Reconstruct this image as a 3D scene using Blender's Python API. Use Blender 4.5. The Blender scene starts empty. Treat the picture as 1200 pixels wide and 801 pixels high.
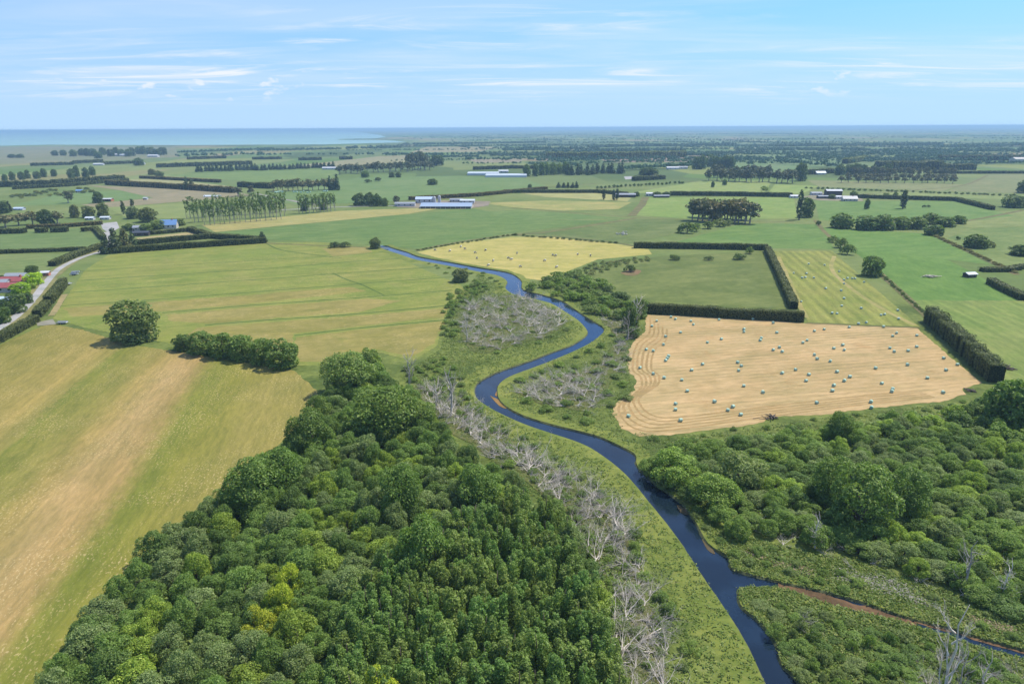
import bpy, bmesh, math, random
import numpy as np
from mathutils import Vector, Matrix, geometry

random.seed(7)
R = np.random.default_rng(7)
S = bpy.context.scene
COL = S.collection

# ------------------------------------------------------------------ camera
H, FPX, CX, CY = 90.0, 800.0, 600.0, 400.5
PITCH, ROLL = math.atan(251.0/800.0), math.radians(0.29)
f_ = Vector((0, math.cos(PITCH), -math.sin(PITCH)))
r0, u0 = Vector((1, 0, 0)), Vector((0, math.sin(PITCH), math.cos(PITCH)))
r_ = r0*math.cos(ROLL) - u0*math.sin(ROLL)
u_ = r0*math.sin(ROLL) + u0*math.cos(ROLL)
cam = bpy.data.cameras.new('camera'); camo = bpy.data.objects.new('camera', cam); COL.objects.link(camo)
cam.sensor_width = 36; cam.lens = 24; cam.clip_start = 0.5; cam.clip_end = 400000
mw = Matrix((r_, u_, -f_)).transposed().to_4x4(); mw.translation = (0, 0, H)
camo.matrix_world = mw
S.camera = camo

# ------------------------------------------------------------------ sky and sun
SUN_AZ, SUN_EL = math.radians(64), math.radians(60)
w = bpy.data.worlds.new('World'); S.world = w; w.use_nodes = True
nt = w.node_tree; nt.nodes.clear()
def N(nt, t, **k):
    n = nt.nodes.new(t)
    for a, v in k.items(): setattr(n, a, v)
    return n
def L(nt, a, b): nt.links.new(a, b)
sky = N(nt, 'ShaderNodeTexSky', sky_type='NISHITA')
sky.sun_disc = False; sky.sun_elevation = SUN_EL; sky.sun_rotation = SUN_AZ
sky.altitude = 90; sky.air_density = 1.0; sky.dust_density = 0.1; sky.ozone_density = 2.0
tc = N(nt, 'ShaderNodeTexCoord')
sep = N(nt, 'ShaderNodeSeparateXYZ'); L(nt, tc.outputs['Generated'], sep.inputs[0])
def wm(op, a, b=None, c=None):
    n = N(nt, 'ShaderNodeMath', operation=op)
    for i, v in enumerate((a, b, c)):
        if v is None: continue
        if isinstance(v, (int, float)): n.inputs[i].default_value = v
        else: L(nt, v, n.inputs[i])
    return n.outputs[0]
def wnoise(vec, scale, detail=5, rough=.55, dist=0):
    n = N(nt, 'ShaderNodeTexNoise'); L(nt, vec, n.inputs['Vector'])
    n.inputs['Scale'].default_value = scale; n.inputs['Detail'].default_value = detail
    n.inputs['Roughness'].default_value = rough; n.inputs['Distortion'].default_value = dist
    return n.outputs['Fac']
def wramp(v, a, b):
    n = N(nt, 'ShaderNodeMapRange', interpolation_type='SMOOTHSTEP'); L(nt, v, n.inputs[0])
    n.inputs[1].default_value = a; n.inputs[2].default_value = b
    return n.outputs[0]
skyv = N(nt, 'ShaderNodeCombineXYZ'); L(nt, sep.outputs[0], skyv.inputs[0]); L(nt, sep.outputs[1], skyv.inputs[1])
L(nt, wm('ADD', wm('MULTIPLY', wm('MAXIMUM', sep.outputs[2], 0.0), .95), .15), skyv.inputs[2]); skyn = N(nt, 'ShaderNodeVectorMath', operation='NORMALIZE')
L(nt, skyv.outputs[0], skyn.inputs[0]); L(nt, skyn.outputs[0], sky.inputs['Vector'])
zc = wm('ADD', wm('MAXIMUM', sep.outputs[2], 0.0), 0.05)
comb = N(nt, 'ShaderNodeCombineXYZ')
L(nt, wm('DIVIDE', sep.outputs[0], zc), comb.inputs[0]); L(nt, wm('DIVIDE', sep.outputs[1], zc), comb.inputs[1])
mp = N(nt, 'ShaderNodeMapping'); L(nt, comb.outputs[0], mp.inputs[0])
mp.inputs['Rotation'].default_value = (0, 0, math.radians(24)); mp.inputs['Scale'].default_value = (0.55, 1.5, 1); mp.inputs['Location'].default_value = (7.4, 2.9, 0)
big = wnoise(comb.outputs[0], 0.32, 3, .5, .3)
cir = wnoise(mp.outputs[0], 0.9, 8, .62, 1.1)
cmask = wm('MULTIPLY', wramp(cir, .45, .74), wramp(big, .38, .6))
veil = wm('MULTIPLY', wramp(wnoise(mp.outputs[0], 0.35, 5, .6, .6), .35, .7), 0.28)
cl = wm('MINIMUM', wm('ADD', cmask, veil), 0.9)
lowfade = wramp(sep.outputs[2], 0.015, 0.07)
cl = wm('MULTIPLY', cl, lowfade)
# a few small fair-weather puffs low in the sky
mp2 = N(nt, 'ShaderNodeMapping'); L(nt, tc.outputs['Generated'], mp2.inputs[0]); mp2.inputs['Scale'].default_value = (1, 1, 2.3)
puff = wramp(wnoise(mp2.outputs[0], 26, 6, .55, .2), .56, .68)
pband = wm('MULTIPLY', wramp(sep.outputs[2], .028, .045), wramp(sep.outputs[2], .085, .06))
pbig = wramp(wnoise(tc.outputs['Generated'], 3.1, 2, .5), .52, .62)
puffs = wm('MULTIPLY', wm('MULTIPLY', puff, pband), wm('MULTIPLY', pbig, .75))
allc = wm('MAXIMUM', cl, puffs)
mixc = N(nt, 'ShaderNodeMix', data_type='RGBA')
gain = N(nt, 'ShaderNodeMix', data_type='RGBA', blend_type='MULTIPLY'); gain.inputs['Factor'].default_value = 1; L(nt, sky.outputs[0], gain.inputs['A']); gain.inputs['B'].default_value = (.60, 1.0, 1.46, 1)
pale = N(nt, 'ShaderNodeMix', data_type='RGBA'); L(nt, wm('MULTIPLY', wramp(sep.outputs[2], .22, .0), .82), pale.inputs['Factor']); L(nt, gain.outputs['Result'], pale.inputs['A']); pale.inputs['B'].default_value = (2.95, 3.95, 4.85, 1)
L(nt, allc, mixc.inputs['Factor']); L(nt, pale.outputs['Result'], mixc.inputs['A']); mixc.inputs['B'].default_value = (5.0, 5.2, 5.4, 1)
bg = N(nt, 'ShaderNodeBackground'); bg.inputs['Strength'].default_value = 0.112
L(nt, mixc.outputs['Result'], bg.inputs['Color'])
wo = N(nt, 'ShaderNodeOutputWorld'); L(nt, bg.outputs[0], wo.inputs['Surface'])

sl = bpy.data.lights.new('sun', 'SUN'); sl.energy = 3.9; sl.angle = math.radians(0.53); sl.color = (1, .94, .82)
so = bpy.data.objects.new('sun', sl); COL.objects.link(so); so.location = (0, 0, 300)
sdir = Vector((math.sin(SUN_AZ)*math.cos(SUN_EL), math.cos(SUN_AZ)*math.cos(SUN_EL), math.sin(SUN_EL)))
so.rotation_euler = sdir.to_track_quat('Z', 'Y').to_euler()
S.view_settings.view_transform = 'Standard'; S.view_settings.look = 'None'
S.view_settings.exposure = 0.72; S.view_settings.gamma = 1; S.view_settings.use_curve_mapping = False
S.cycles.max_bounces = 6; S.cycles.diffuse_bounces = 3; S.cycles.glossy_bounces = 2; S.cycles.transmission_bounces = 3
S.cycles.volume_bounces = 0; S.cycles.transparent_max_bounces = 4; S.cycles.use_denoising = True
S.cycles.caustics_reflective = False; S.cycles.caustics_refractive = False

# ------------------------------------------------------------------ pixel -> ground helpers (pixels of the 1200x801 photograph)
def P(px, py, z=0.0):
    d = f_ + r_*((px-CX)/FPX) - u_*((py-CY)/FPX)
    if d.z > -0.0015: d.z = -0.0015
    t = (z-H)/d.z
    return Vector((d.x*t, d.y*t, z))
def mpp(p):
    return (Vector(p)-Vector((0, 0, H))).dot(f_)/FPX
def G(pts, z=0.0): return [P(x, y, z) for x, y in pts]
def ang(a, b):
    d = P(*b)-P(*a); return math.atan2(d.y, d.x)
def inpoly(pts, poly):
    x, y = pts[:, 0], pts[:, 1]; ins = np.zeros(len(pts), bool); n = len(poly)
    for i in range(n):
        x0, y0 = poly[i][0], poly[i][1]; x1, y1 = poly[i-1][0], poly[i-1][1]
        c = ((y0 > y) != (y1 > y)) & (x < (x1-x0)*(y-y0)/(y1-y0+1e-12)+x0)
        ins ^= c
    return ins
def scatter(poly, mind, n, rng=R, avoid=()):
    """dart throwing inside a ground polygon"""
    pl = np.array([(p[0], p[1]) for p in poly]); lo, hi = pl.min(0), pl.max(0)
    c = rng.uniform(lo, hi, (n, 2)); c = c[inpoly(c, pl)]
    for a in avoid: c = c[~inpoly(c, a)]
    if mind <= 0: return c
    cell = {}; out = []
    for p in c:
        k = (int(p[0]//mind), int(p[1]//mind)); ok = True
        for i in (-1, 0, 1):
            for j in (-1, 0, 1):
                for q in cell.get((k[0]+i, k[1]+j), ()):
                    if (q[0]-p[0])**2+(q[1]-p[1])**2 < mind*mind: ok = False; break
                if not ok: break
            if not ok: break
        if ok: cell.setdefault(k, []).append(p); out.append(p)
    return np.array(out)
def smooth(pts, n=5):
    out = []; m = len(pts)
    for i in range(m-1):
        p0, p1, p2, p3 = [Vector(pts[max(0, min(m-1, i+k))]) for k in (-1, 0, 1, 2)]
        for k in range(n):
            t = k/n
            out.append(.5*((2*p1)+(p2-p0)*t+(2*p0-5*p1+4*p2-p3)*t*t+(3*p1-p0-3*p2+p3)*t*t*t))
    out.append(Vector(pts[-1])); return out

# ------------------------------------------------------------------ materials
def lin(c):
    return tuple((v/255/12.92 if v/255 <= .04045 else ((v/255+.055)/1.055)**2.4) for v in c)
def A(r, g, b, k=0.53):          # colour as it looks in sun -> base colour
    c = list(lin((r, g, b)))
    if g > r: c[0] *= 1.16; c[1] *= .97
    y = .3*c[0]+.6*c[1]+.1*c[2]
    return tuple((v*.95+y*.05)*k for v in c)+(1,)
class MB:
    def __init__(s, name):
        s.m = bpy.data.materials.new(name); s.m.use_nodes = True; s.nt = s.m.node_tree; s.nt.nodes.clear()
        s.out = N(s.nt, 'ShaderNodeOutputMaterial')
    def n(s, t, **k): return N(s.nt, t, **k)
    def l(s, a, b): s.nt.links.new(a, b)
    def setin(s, sock, v):
        if isinstance(v, bpy.types.NodeSocket): s.l(v, sock)
        else: sock.default_value = v
    def math(s, op, a, b=0.0, c=None):
        n = s.n('ShaderNodeMath', operation=op); s.setin(n.inputs[0], a); s.setin(n.inputs[1], b)
        if c is not None: s.setin(n.inputs[2], c)
        return n.outputs[0]
    def noise(s, vec, scale, detail=3, rough=.55, dist=0):
        n = s.n('ShaderNodeTexNoise'); s.l(vec, n.inputs['Vector'])
        n.inputs['Scale'].default_value = scale; n.inputs['Detail'].default_value = detail
        n.inputs['Roughness'].default_value = rough; n.inputs['Distortion'].default_value = dist
        return n.outputs['Fac']
    def mr(s, v, a, b, c=0., d=1.):
        n = s.n('ShaderNodeMapRange', interpolation_type='SMOOTHSTEP'); s.l(v, n.inputs[0])
        for i, q in enumerate((a, b, c, d)): n.inputs[i+1].default_value = q
        return n.outputs[0]
    def mix(s, f, a, b, mode='MIX'):
        n = s.n('ShaderNodeMix', data_type='RGBA', blend_type=mode)
        s.setin(n.inputs['Factor'], f); s.setin(n.inputs['A'], a); s.setin(n.inputs['B'], b)
        return n.outputs['Result']
    def mapping(s, vec, rot=0, scale=(1, 1, 1), loc=(0, 0, 0)):
        n = s.n('ShaderNodeMapping'); s.l(vec, n.inputs[0]); n.inputs['Rotation'].default_value = (0, 0, rot)
        n.inputs['Scale'].default_value = scale; n.inputs['Location'].default_value = loc
        return n.outputs[0]
    def pos(s): return s.n('ShaderNodeNewGeometry').outputs['Position']
    def bsdf(s, col, rough=.9, spec=.2, bump=None, bstr=.3, bdist=.1, metal=0):
        p = s.n('ShaderNodeBsdfPrincipled'); s.setin(p.inputs['Base Color'], col); s.setin(p.inputs['Roughness'], rough)
        p.inputs['Specular IOR Level'].default_value = spec; p.inputs['Metallic'].default_value = metal
        if bump is not None:
            b = s.n('ShaderNodeBump'); s.l(bump, b.inputs['Height']); b.inputs['Strength'].default_value = bstr; b.inputs['Distance'].default_value = bdist
            s.l(b.outputs[0], p.inputs['Normal'])
        s.l(p.outputs[0], s.out.inputs['Surface']); return p

def foliage(name, c1, c2, c3, trans=.38):
    b = MB(name); g = b.n('ShaderNodeNewGeometry'); oi = b.n('ShaderNodeObjectInfo')
    rp = b.n('ShaderNodeValToRGB'); b.l(g.outputs['Random Per Island'], rp.inputs[0])
    e = rp.color_ramp.elements; e[0].color = c1; e[1].color = c3; e[1].position = 1
    x = e.new(.55); x.color = c2
    tcn = b.n('ShaderNodeTexCoord')
    nz = b.noise(tcn.outputs['Object'], .55, 3, .6)
    col = b.mix(b.mr(nz, .35, .7), b.mix(1., rp.outputs[0], (.74, .78, .72, 1), 'MULTIPLY'), rp.outputs[0])
    col = b.mix(1., col, oi.outputs['Color'], 'MULTIPLY')
    d = b.n('ShaderNodeBsdfPrincipled'); b.l(col, d.inputs['Base Color']); d.inputs['Roughness'].default_value = .55; d.inputs['Specular IOR Level'].default_value = .25
    t = b.n('ShaderNodeBsdfTranslucent'); b.l(b.mix(1., col, (1.15, 1.25, .55, 1), 'MULTIPLY'), t.inputs[0])
    m = b.n('ShaderNodeMixShader'); m.inputs[0].default_value = trans
    b.l(d.outputs[0], m.inputs[1]); b.l(t.outputs[0], m.inputs[2]); b.l(m.outputs[0], b.out.inputs['Surface'])
    return b.m
M = {}
M['leaf'] = foliage('willow leaves', (0.141, 0.199, 0.046, 1), (0.215, 0.295, 0.072, 1), (0.341, 0.395, 0.121, 1))
M['leaf_dark'] = foliage('dark leaves', (0.062, 0.088, 0.031, 1), (0.094, 0.131, 0.044, 1), (0.153, 0.189, 0.066, 1), .2)
M['leaf_gum'] = foliage('gum leaves', (0.117, 0.133, 0.060, 1), (0.179, 0.197, 0.082, 1), (0.336, 0.289, 0.138, 1), .2)
M['leaf_hedge'] = foliage('hedge leaves', (0.081, 0.095, 0.028, 1), (0.119, 0.140, 0.037, 1), (0.183, 0.199, 0.055, 1), .2)
M['leaf_far'] = foliage('distant foliage', (0.040, 0.083, 0.040, 1), (0.056, 0.115, 0.048, 1), (0.088, 0.150, 0.060, 1), .15)
M['tussock'] = foliage('sedge', (0.116, 0.173, 0.031, 1), (0.171, 0.244, 0.041, 1), (0.294, 0.303, 0.083, 1), .3)

def simple(name, c, rough=.8, spec=.25, var=.25, scale=1.5, bump=.2, metal=0, tint=False):
    c = tuple(v*.76 for v in c[:3])+(1,)
    b = MB(name); tcn = b.n('ShaderNodeTexCoord'); nz = b.noise(tcn.outputs['Object'], scale, 5, .6)
    col = b.mix(b.mr(nz, .3, .7), tuple(v*(1-var) for v in c[:3])+(1,), tuple(min(1, v*(1+var)) for v in c[:3])+(1,))
    if tint: col = b.mix(1., col, b.n('ShaderNodeObjectInfo').outputs['Color'], 'MULTIPLY')
    b.bsdf(col, rough, spec, nz, bump, .05, metal); return b.m
M['bark'] = simple('bark', (.13, .105, .08, 1), .9)
M['bark_pale'] = simple('pale bark', (.36, .33, .28, 1), .9)
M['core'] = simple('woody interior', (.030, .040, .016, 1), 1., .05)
M['dead'] = simple('bleached deadwood', (.62, .57, .49, 1), .85, .2, .3, 2.2, tint=True)
M['bale'] = simple('bale wrap', (.44, .64, .49, 1), .6, .2, .15, 4)
M['bale_pale'] = simple('pale bale wrap', (.52, .66, .53, 1), .6, .2, .12, 4)
M['white'] = simple('white paint', (.60, .61, .61, 1), .5, .4, .06)
M['roof_red'] = simple('red roof iron', (.34, .085, .08, 1), .5, .4, .12)
M['roof_grey'] = simple('grey roof iron', (.30, .32, .34, 1), .5, .4, .12)
M['roof_blue'] = simple('pale blue roof iron', (.50, .60, .72, 1), .4, .5, .08)
M['roof_steel'] = simple('blue-grey roof iron', (.34, .42, .52, 1), .4, .5, .08)
M['roof_sky'] = simple('blue roof iron', (.16, .30, .55, 1), .4, .5, .08)
M['roof_dark'] = simple('dark roof iron', (.06, .065, .07, 1), .5, .4, .1)
M['terracotta'] = simple('terracotta wall', (.50, .20, .12, 1), .8)
M['wall_cream'] = simple('cream weatherboard', (.58, .54, .46, 1), .8)
M['wall_dark'] = simple('dark timber', (.085, .07, .06, 1), .9)
M['glass'] = simple('window glass', (.02, .025, .03, 1), .08, .6, .1)
M['poly'] = simple('greenhouse cladding', (.62, .68, .70, 1), .4, .4, .05)
M['tyre'] = simple('rubber', (.02, .02, .02, 1), .9)
M['hide_black'] = simple('black hide', (.02, .018, .016, 1), .8)
M['wool'] = simple('wool', (.60, .57, .50, 1), .95)
M['silt'] = simple('silt', (.10, .085, .055, 1), .95)
M['red_paint'] = simple('red paint', (.45, .06, .05, 1), .5)

def field(name, ca, cb, rot=0., spacing=0., rowk=.25, fleck=None, fam=.3, patch=.02, bands=None, cc=None, fleck_scale=1.6, dist=2.5, rough2=.9):
    b = MB(name); p = b.pos(); q = b.mapping(p, -rot)          # x along the rows, y across
    n1 = b.noise(p, patch, 4, .6, .4); n2 = b.noise(p, patch*7, 4, .65)
    col = b.mix(b.mr(b.math('ADD', b.math('MULTIPLY', n1, .65), b.math('MULTIPLY', n2, .35)), .36, .64), ca, cb)
    if bands:
        sx = b.n('ShaderNodeSeparateXYZ'); b.l(q, sx.inputs[0])
        nb = b.noise(b.mapping(q, 0, (.12, 1, 1)), .06, 4, .6)
        nb2 = b.noise(q, .35, 3, .6)
        v = b.math('ADD', sx.outputs[1], b.math('MULTIPLY', b.math('SUBTRACT', nb, .5), 14.))
        v = b.math('ADD', v, b.math('MULTIPLY', b.math('SUBTRACT', nb2, .5), 8.))
        lo, hi = bands[0][0], bands[-1][0]
        mrn = b.n('ShaderNodeMapRange'); b.l(v, mrn.inputs[0]); mrn.inputs[1].default_value = lo; mrn.inputs[2].default_value = hi
        rp = b.n('ShaderNodeValToRGB'); b.l(mrn.outputs[0], rp.inputs[0]); el = rp.color_ramp.elements
        el[0].position = 0; el[0].color = bands[0][1]; el[1].position = 1; el[1].color = bands[-1][1]
        for pos_, c in bands[1:-1]:
            e = el.new((pos_-lo)/(hi-lo)); e.color = c
        col = b.mix(.78, col, rp.outputs[0])
    if cc is not None:
        col = b.mix(b.mr(b.noise(p, patch*2.3, 5, .65, .8), .55, .75, 0, .7), col, cc)
    if spacing:
        qd = b.mapping(q, 0, (.10, 1, 1))
        wv = b.n('ShaderNodeTexWave', wave_type='BANDS', bands_direction='Y'); b.l(q, wv.inputs['Vector'])
        wv.inputs['Scale'].default_value = 2*math.pi/(20*spacing)*1.0; wv.inputs['Distortion'].default_value = dist; wv.inputs['Detail'].default_value = 2; wv.inputs['Detail Scale'].default_value = .35
        msk = b.mr(b.noise(qd, .12, 3, .6), .35, .65, .25, 1)
        k = b.math('MULTIPLY', b.math('SUBTRACT', wv.outputs['Fac'], .5), b.math('MULTIPLY', msk, rowk*2))
        col = b.mix(1., col, b.comb(k) if False else b.mix(b.math('ADD', k, .5), (1-rowk, 1-rowk*.9, 1-rowk, 1), (1+rowk, 1+rowk*.85, 1+rowk*.8, 1)), 'MULTIPLY')
    st = b.noise(b.mapping(q, 0, (.22, 1.0, 1)), .9, 4, .7)
    col = b.mix(1., col, b.mix(b.mr(st, .3, .7), (.84, .86, .84, 1), (1.14, 1.12, 1.12, 1)), 'MULTIPLY')
    if fleck is not None:
        fn = b.noise(b.mapping(q, 0, (.6, 1.0, 1)), fleck_scale, 3, .6)
        fm = b.math('MULTIPLY', b.mr(fn, .54, .66), b.mr(b.noise(p, patch*1.7, 3, .6), .40, .62, .1, 1))
        col = b.mix(b.math('MULTIPLY', fm, fam), col, fleck)
    mot = b.noise(b.mapping(q, 0, (.35, 1, 1)), .11, 5, .68, .3)
    col = b.mix(1., col, b.mix(b.mr(mot, .28, .72), (.82, .86, .80, 1), (1.2, 1.13, 1.16, 1)), 'MULTIPLY')
    b.bsdf(col, .95, .12, st, .5, .12); return b.m

GREEN = (A(118, 152, 66), A(132, 164, 78)); 
# ------------------------------------------------------------------ object helpers
def tag(o, label=None, cat=None, group=None, kind=None):
    if label: o['label'] = label
    if cat: o['category'] = cat
    if group: o['group'] = group
    if kind: o['kind'] = kind
    return o
def link(name, me, mat=None, parent=None):
    o = bpy.data.objects.new(name, me); COL.objects.link(o)
    if mat is not None and me is not None and len(me.materials) == 0: me.materials.append(mat)
    if parent is not None: o.parent = parent
    return o
def mesh(name, v, f, sm=False):
    me = bpy.data.meshes.new(name); me.from_pydata([tuple(x) for x in v], [], f); me.validate(); me.update()
    if sm: me.polygons.foreach_set('use_smooth', [True]*len(me.polygons))
    return me
def quads(name, V):
    """V: (n,4,3) array -> mesh of separate quads"""
    n = len(V); me = bpy.data.meshes.new(name)
    me.vertices.add(n*4); me.vertices.foreach_set('co', np.ascontiguousarray(V, np.float32).ravel())
    me.loops.add(n*4); me.loops.foreach_set('vertex_index', np.arange(n*4, dtype=np.int32))
    me.polygons.add(n); me.polygons.foreach_set('loop_start', np.arange(0, n*4, 4, dtype=np.int32))
    me.update(calc_edges=True); return me
def empty(name, loc, rz=0, sc=(1, 1, 1)):
    o = bpy.data.objects.new(name, None); COL.objects.link(o); o.location = loc; o.rotation_euler = (0, 0, rz); o.scale = sc
    o.empty_display_size = .5; return o
ZS = [0.02]
def sheet(name, poly, mat, z=None, kind='structure', sub=0, jag=0.):
    """flat ground sheet from ground points; every next one lies a little higher"""
    if z is None: ZS[0] += .0015; z = ZS[0]
    pts = [Vector((p[0], p[1])) for p in poly]
    if jag:
        out = []
        for i, a in enumerate(pts):
            c = pts[(i+1) % len(pts)]; n = max(1, min(60, int((c-a).length/(jag*2.2))))
            nrm = Vector((-(c-a).y, (c-a).x)); nrm = nrm.normalized() if nrm.length else nrm
            for k in range(n): out.append(a.lerp(c, k/n)+nrm*random.uniform(-jag, jag)*.5)
        pts = out
    t = geometry.tessellate_polygon([[Vector((p.x, p.y, 0)) for p in pts]])
    me = bpy.data.meshes.new(name); me.from_pydata([(p.x, p.y, z) for p in pts], [], [tuple(i) for i in t]); me.update()
    for p in me.polygons:
        if p.normal.z < 0: p.flip()
    o = link(name, me, mat); o['kind'] = kind; return o
def strip(name, path, width, mat, z=None, wob=.15, kind='structure'):
    if z is None: ZS[0] += .0015; z = ZS[0]
    p = smooth([Vector((q[0], q[1], 0)) for q in path], 6); v, f = [], []
    for i, a in enumerate(p):
        d = (p[min(i+1, len(p)-1)]-p[max(i-1, 0)]); d = Vector((-d.y, d.x, 0)).normalized()
        w0 = width*.5*(1+random.uniform(-wob, wob)); w1 = width*.5*(1+random.uniform(-wob, wob))
        v += [(a.x-d.x*w0, a.y-d.y*w0, z), (a.x+d.x*w1, a.y+d.y*w1, z)]
        if i: k = 2*i; f.append((k-2, k-1, k+1, k))
    me = mesh(name, v, f)
    for q in me.polygons:
        if q.normal.z < 0: q.flip()
    o = link(name, me, mat); o['kind'] = kind; return o

# ------------------------------------------------------------------ river, ground
LB = [(440, 287.5), (452, 292.5), (470, 298.3), (488, 304.2), (520, 310.2), (545, 315), (565, 319), (583, 322.5), (594, 329), (592, 337), (602, 344.5), (622, 349), (645, 355), (660.7, 364), (677.5, 375), (686.5, 385), (687, 392), (671, 403), (644, 413), (621, 422), (594, 431), (574, 439), (559.5, 448), (555.5, 457), (559.5, 467), (576, 478.5), (599, 490), (621, 499), (640.5, 505.5), (680.6, 519), (704.6, 532.5), (732.7, 555), (760.7, 588), (785, 618), (800, 639), (824, 676), (852, 716.5), (876, 756.5), (896, 801), (925, 880), (945, 940)]
RB1 = [(452, 287), (462, 290.8), (477, 295), (492, 300.5), (530, 307.3), (560, 313), (580, 316), (599, 320), (611, 328.5), (613, 339), (635, 345), (658, 352), (675, 363), (692, 374), (708, 384.5), (702, 394), (689, 403), (668.5, 413), (647, 422), (626, 430), (597, 441), (585, 450), (583, 459), (586, 468.5), (597, 478), (617, 487.5), (648.5, 497), (696.6, 509), (720.6, 519), (744, 531.5), (747, 545), (768.7, 566), (800, 589), (816, 612), (830, 636), (854, 652), (857, 664), (880, 672)]
RB2 = [(866, 688), (868, 708), (892, 728.5), (912, 756.5), (916, 776), (938, 801), (978, 880), (1010, 940)]
TU = [(880, 672), (900, 677), (925, 683), (955, 689), (1000, 701), (1030, 711), (1070, 724), (1100, 731), (1150, 746), (1200, 760), (1260, 775)]
TL = [(866, 688), (900, 687), (925, 691), (960, 704), (1000, 715), (1030, 722), (1080, 737), (1120, 749), (1160, 761), (1182, 767), (1205, 774), (1260, 792)]
gLB, gR1, gR2 = smooth(G(LB), 4), smooth(G(RB1), 4), smooth(G(RB2), 4)
gTU, gTL = smooth(G(TU), 4), smooth(G(TL), 4)
river_poly = gLB + list(reversed(gR1+gR2))
trib_poly = [P(850, 680)] + gTU + list(reversed(gTL))
NRIV = np.array([(p.x, p.y) for p in river_poly]); NTRIB = np.array([(p.x, p.y) for p in trib_poly])

def ground_material():
    b = MB('open country'); p = b.pos()
    # rough riverside pasture near the river
    n1 = b.noise(p, .035, 5, .62, .5); n2 = b.noise(p, .45, 5, .7)
    near = b.mix(b.mr(n1, .36, .62), A(92, 118, 52), A(128, 150, 70))
    near = b.mix(b.mr(b.noise(p, .11, 5, .7), .56, .72, 0, .6), near, A(134, 132, 92))
    near = b.mix(1., near, b.mix(b.mr(n2, .3, .7), (.72, .76, .70, 1), (1.2, 1.2, 1.15, 1)), 'MULTIPLY')
    # patchwork of far paddocks
    q = b.mapping(p, math.radians(-8), (1, .55, 1))
    v = b.n('ShaderNodeTexVoronoi', distance='CHEBYCHEV'); b.l(q, v.inputs['Vector']); v.inputs['Scale'].default_value = 1/230; v.inputs['Randomness'].default_value = .85
    sx = b.n('ShaderNodeSeparateColor'); b.l(v.outputs['Color'], sx.inputs[0])
    rp = b.n('ShaderNodeValToRGB'); b.l(sx.outputs[0], rp.inputs[0]); rp.color_ramp.interpolation = 'CONSTANT'
    cs = [(0, A(112, 146, 74)), (.16, A(98, 128, 66)), (.3, A(134, 158, 86)), (.42, A(106, 144, 62)), (.58, A(150, 158, 96)), (.66, A(118, 146, 82)), (.78, A(90, 118, 60)), (.92, A(166, 150, 110)), (.96, A(140, 162, 80))]
    e = rp.color_ramp.elements; e[0].position = 0; e[0].color = cs[0][1]; e[1].position = cs[1][0]; e[1].color = cs[1][1]
    for a, c in cs[2:]:
        x = e.new(a); x.color = c
    nf = b.noise(p, .006, 5, .65)
    far = b.mix(1., rp.outputs[0], b.mix(b.mr(nf, .3, .7), (.86, .88, .84, 1), (1.08, 1.06, 1.06, 1)), 'MULTIPLY')
    sp = b.n('ShaderNodeSeparateXYZ'); b.l(p, sp.inputs[0])
    mid = b.mix(b.mr(b.noise(p, .008, 4, .6), .35, .65), A(112, 142, 70), A(134, 156, 86))
    mid = b.mix(1., mid, b.mix(b.mr(b.noise(p, .09, 5, .7), .3, .7), (.86, .88, .84, 1), (1.1, 1.1, 1.08, 1)), 'MULTIPLY')
    col = b.mix(b.mr(sp.outputs[1], 330, 420), near, mid)
    col = b.mix(b.mr(sp.outputs[1], 1050, 1350), col, far)
    b.bsdf(col, .95, .1, n2, .6, .25); return b.m
GM = ground_material()
verts = [Vector((x, y)) for x, y in ((-62000, -3000), (62000, -3000), (62000, 62000), (-62000, 62000))]
fo = [0, 1, 2, 3]
def addface(pts):
    pts = list(pts)
    if sum(pts[i-1].x*pts[i].y-pts[i].x*pts[i-1].y for i in range(len(pts))) < 0: pts.reverse()
    i0 = len(verts); verts.extend(Vector((p.x, p.y)) for p in pts); return list(range(i0, len(verts)))
rf, tf = addface(river_poly), addface(trib_poly)
# intermediate frames keep the triangles well shaped
extra = [[-1500, -300, 1500, 1800], [-9000, -2000, 9000, 9000]]
efs = []
for x0, y0, x1, y1 in extra:
    efs.append(addface([Vector((x0, y0)), Vector((x1, y0)), Vector((x1, y1)), Vector((x0, y1))]))
vo, eo, fo2, ov, oe, of = geometry.delaunay_2d_cdt(verts, [], [fo, rf, tf]+efs, 0, 1e-4)
keep = [f for f, o in zip(fo2, of) if 0 in o and 1 not in o and 2 not in o]
gme = mesh('ground', [(v.x, v.y, 0) for v in vo], keep)
for q in gme.polygons:
    if q.normal.z < 0: q.flip()
ground = link('ground', gme, GM); ground['kind'] = 'structure'

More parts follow.
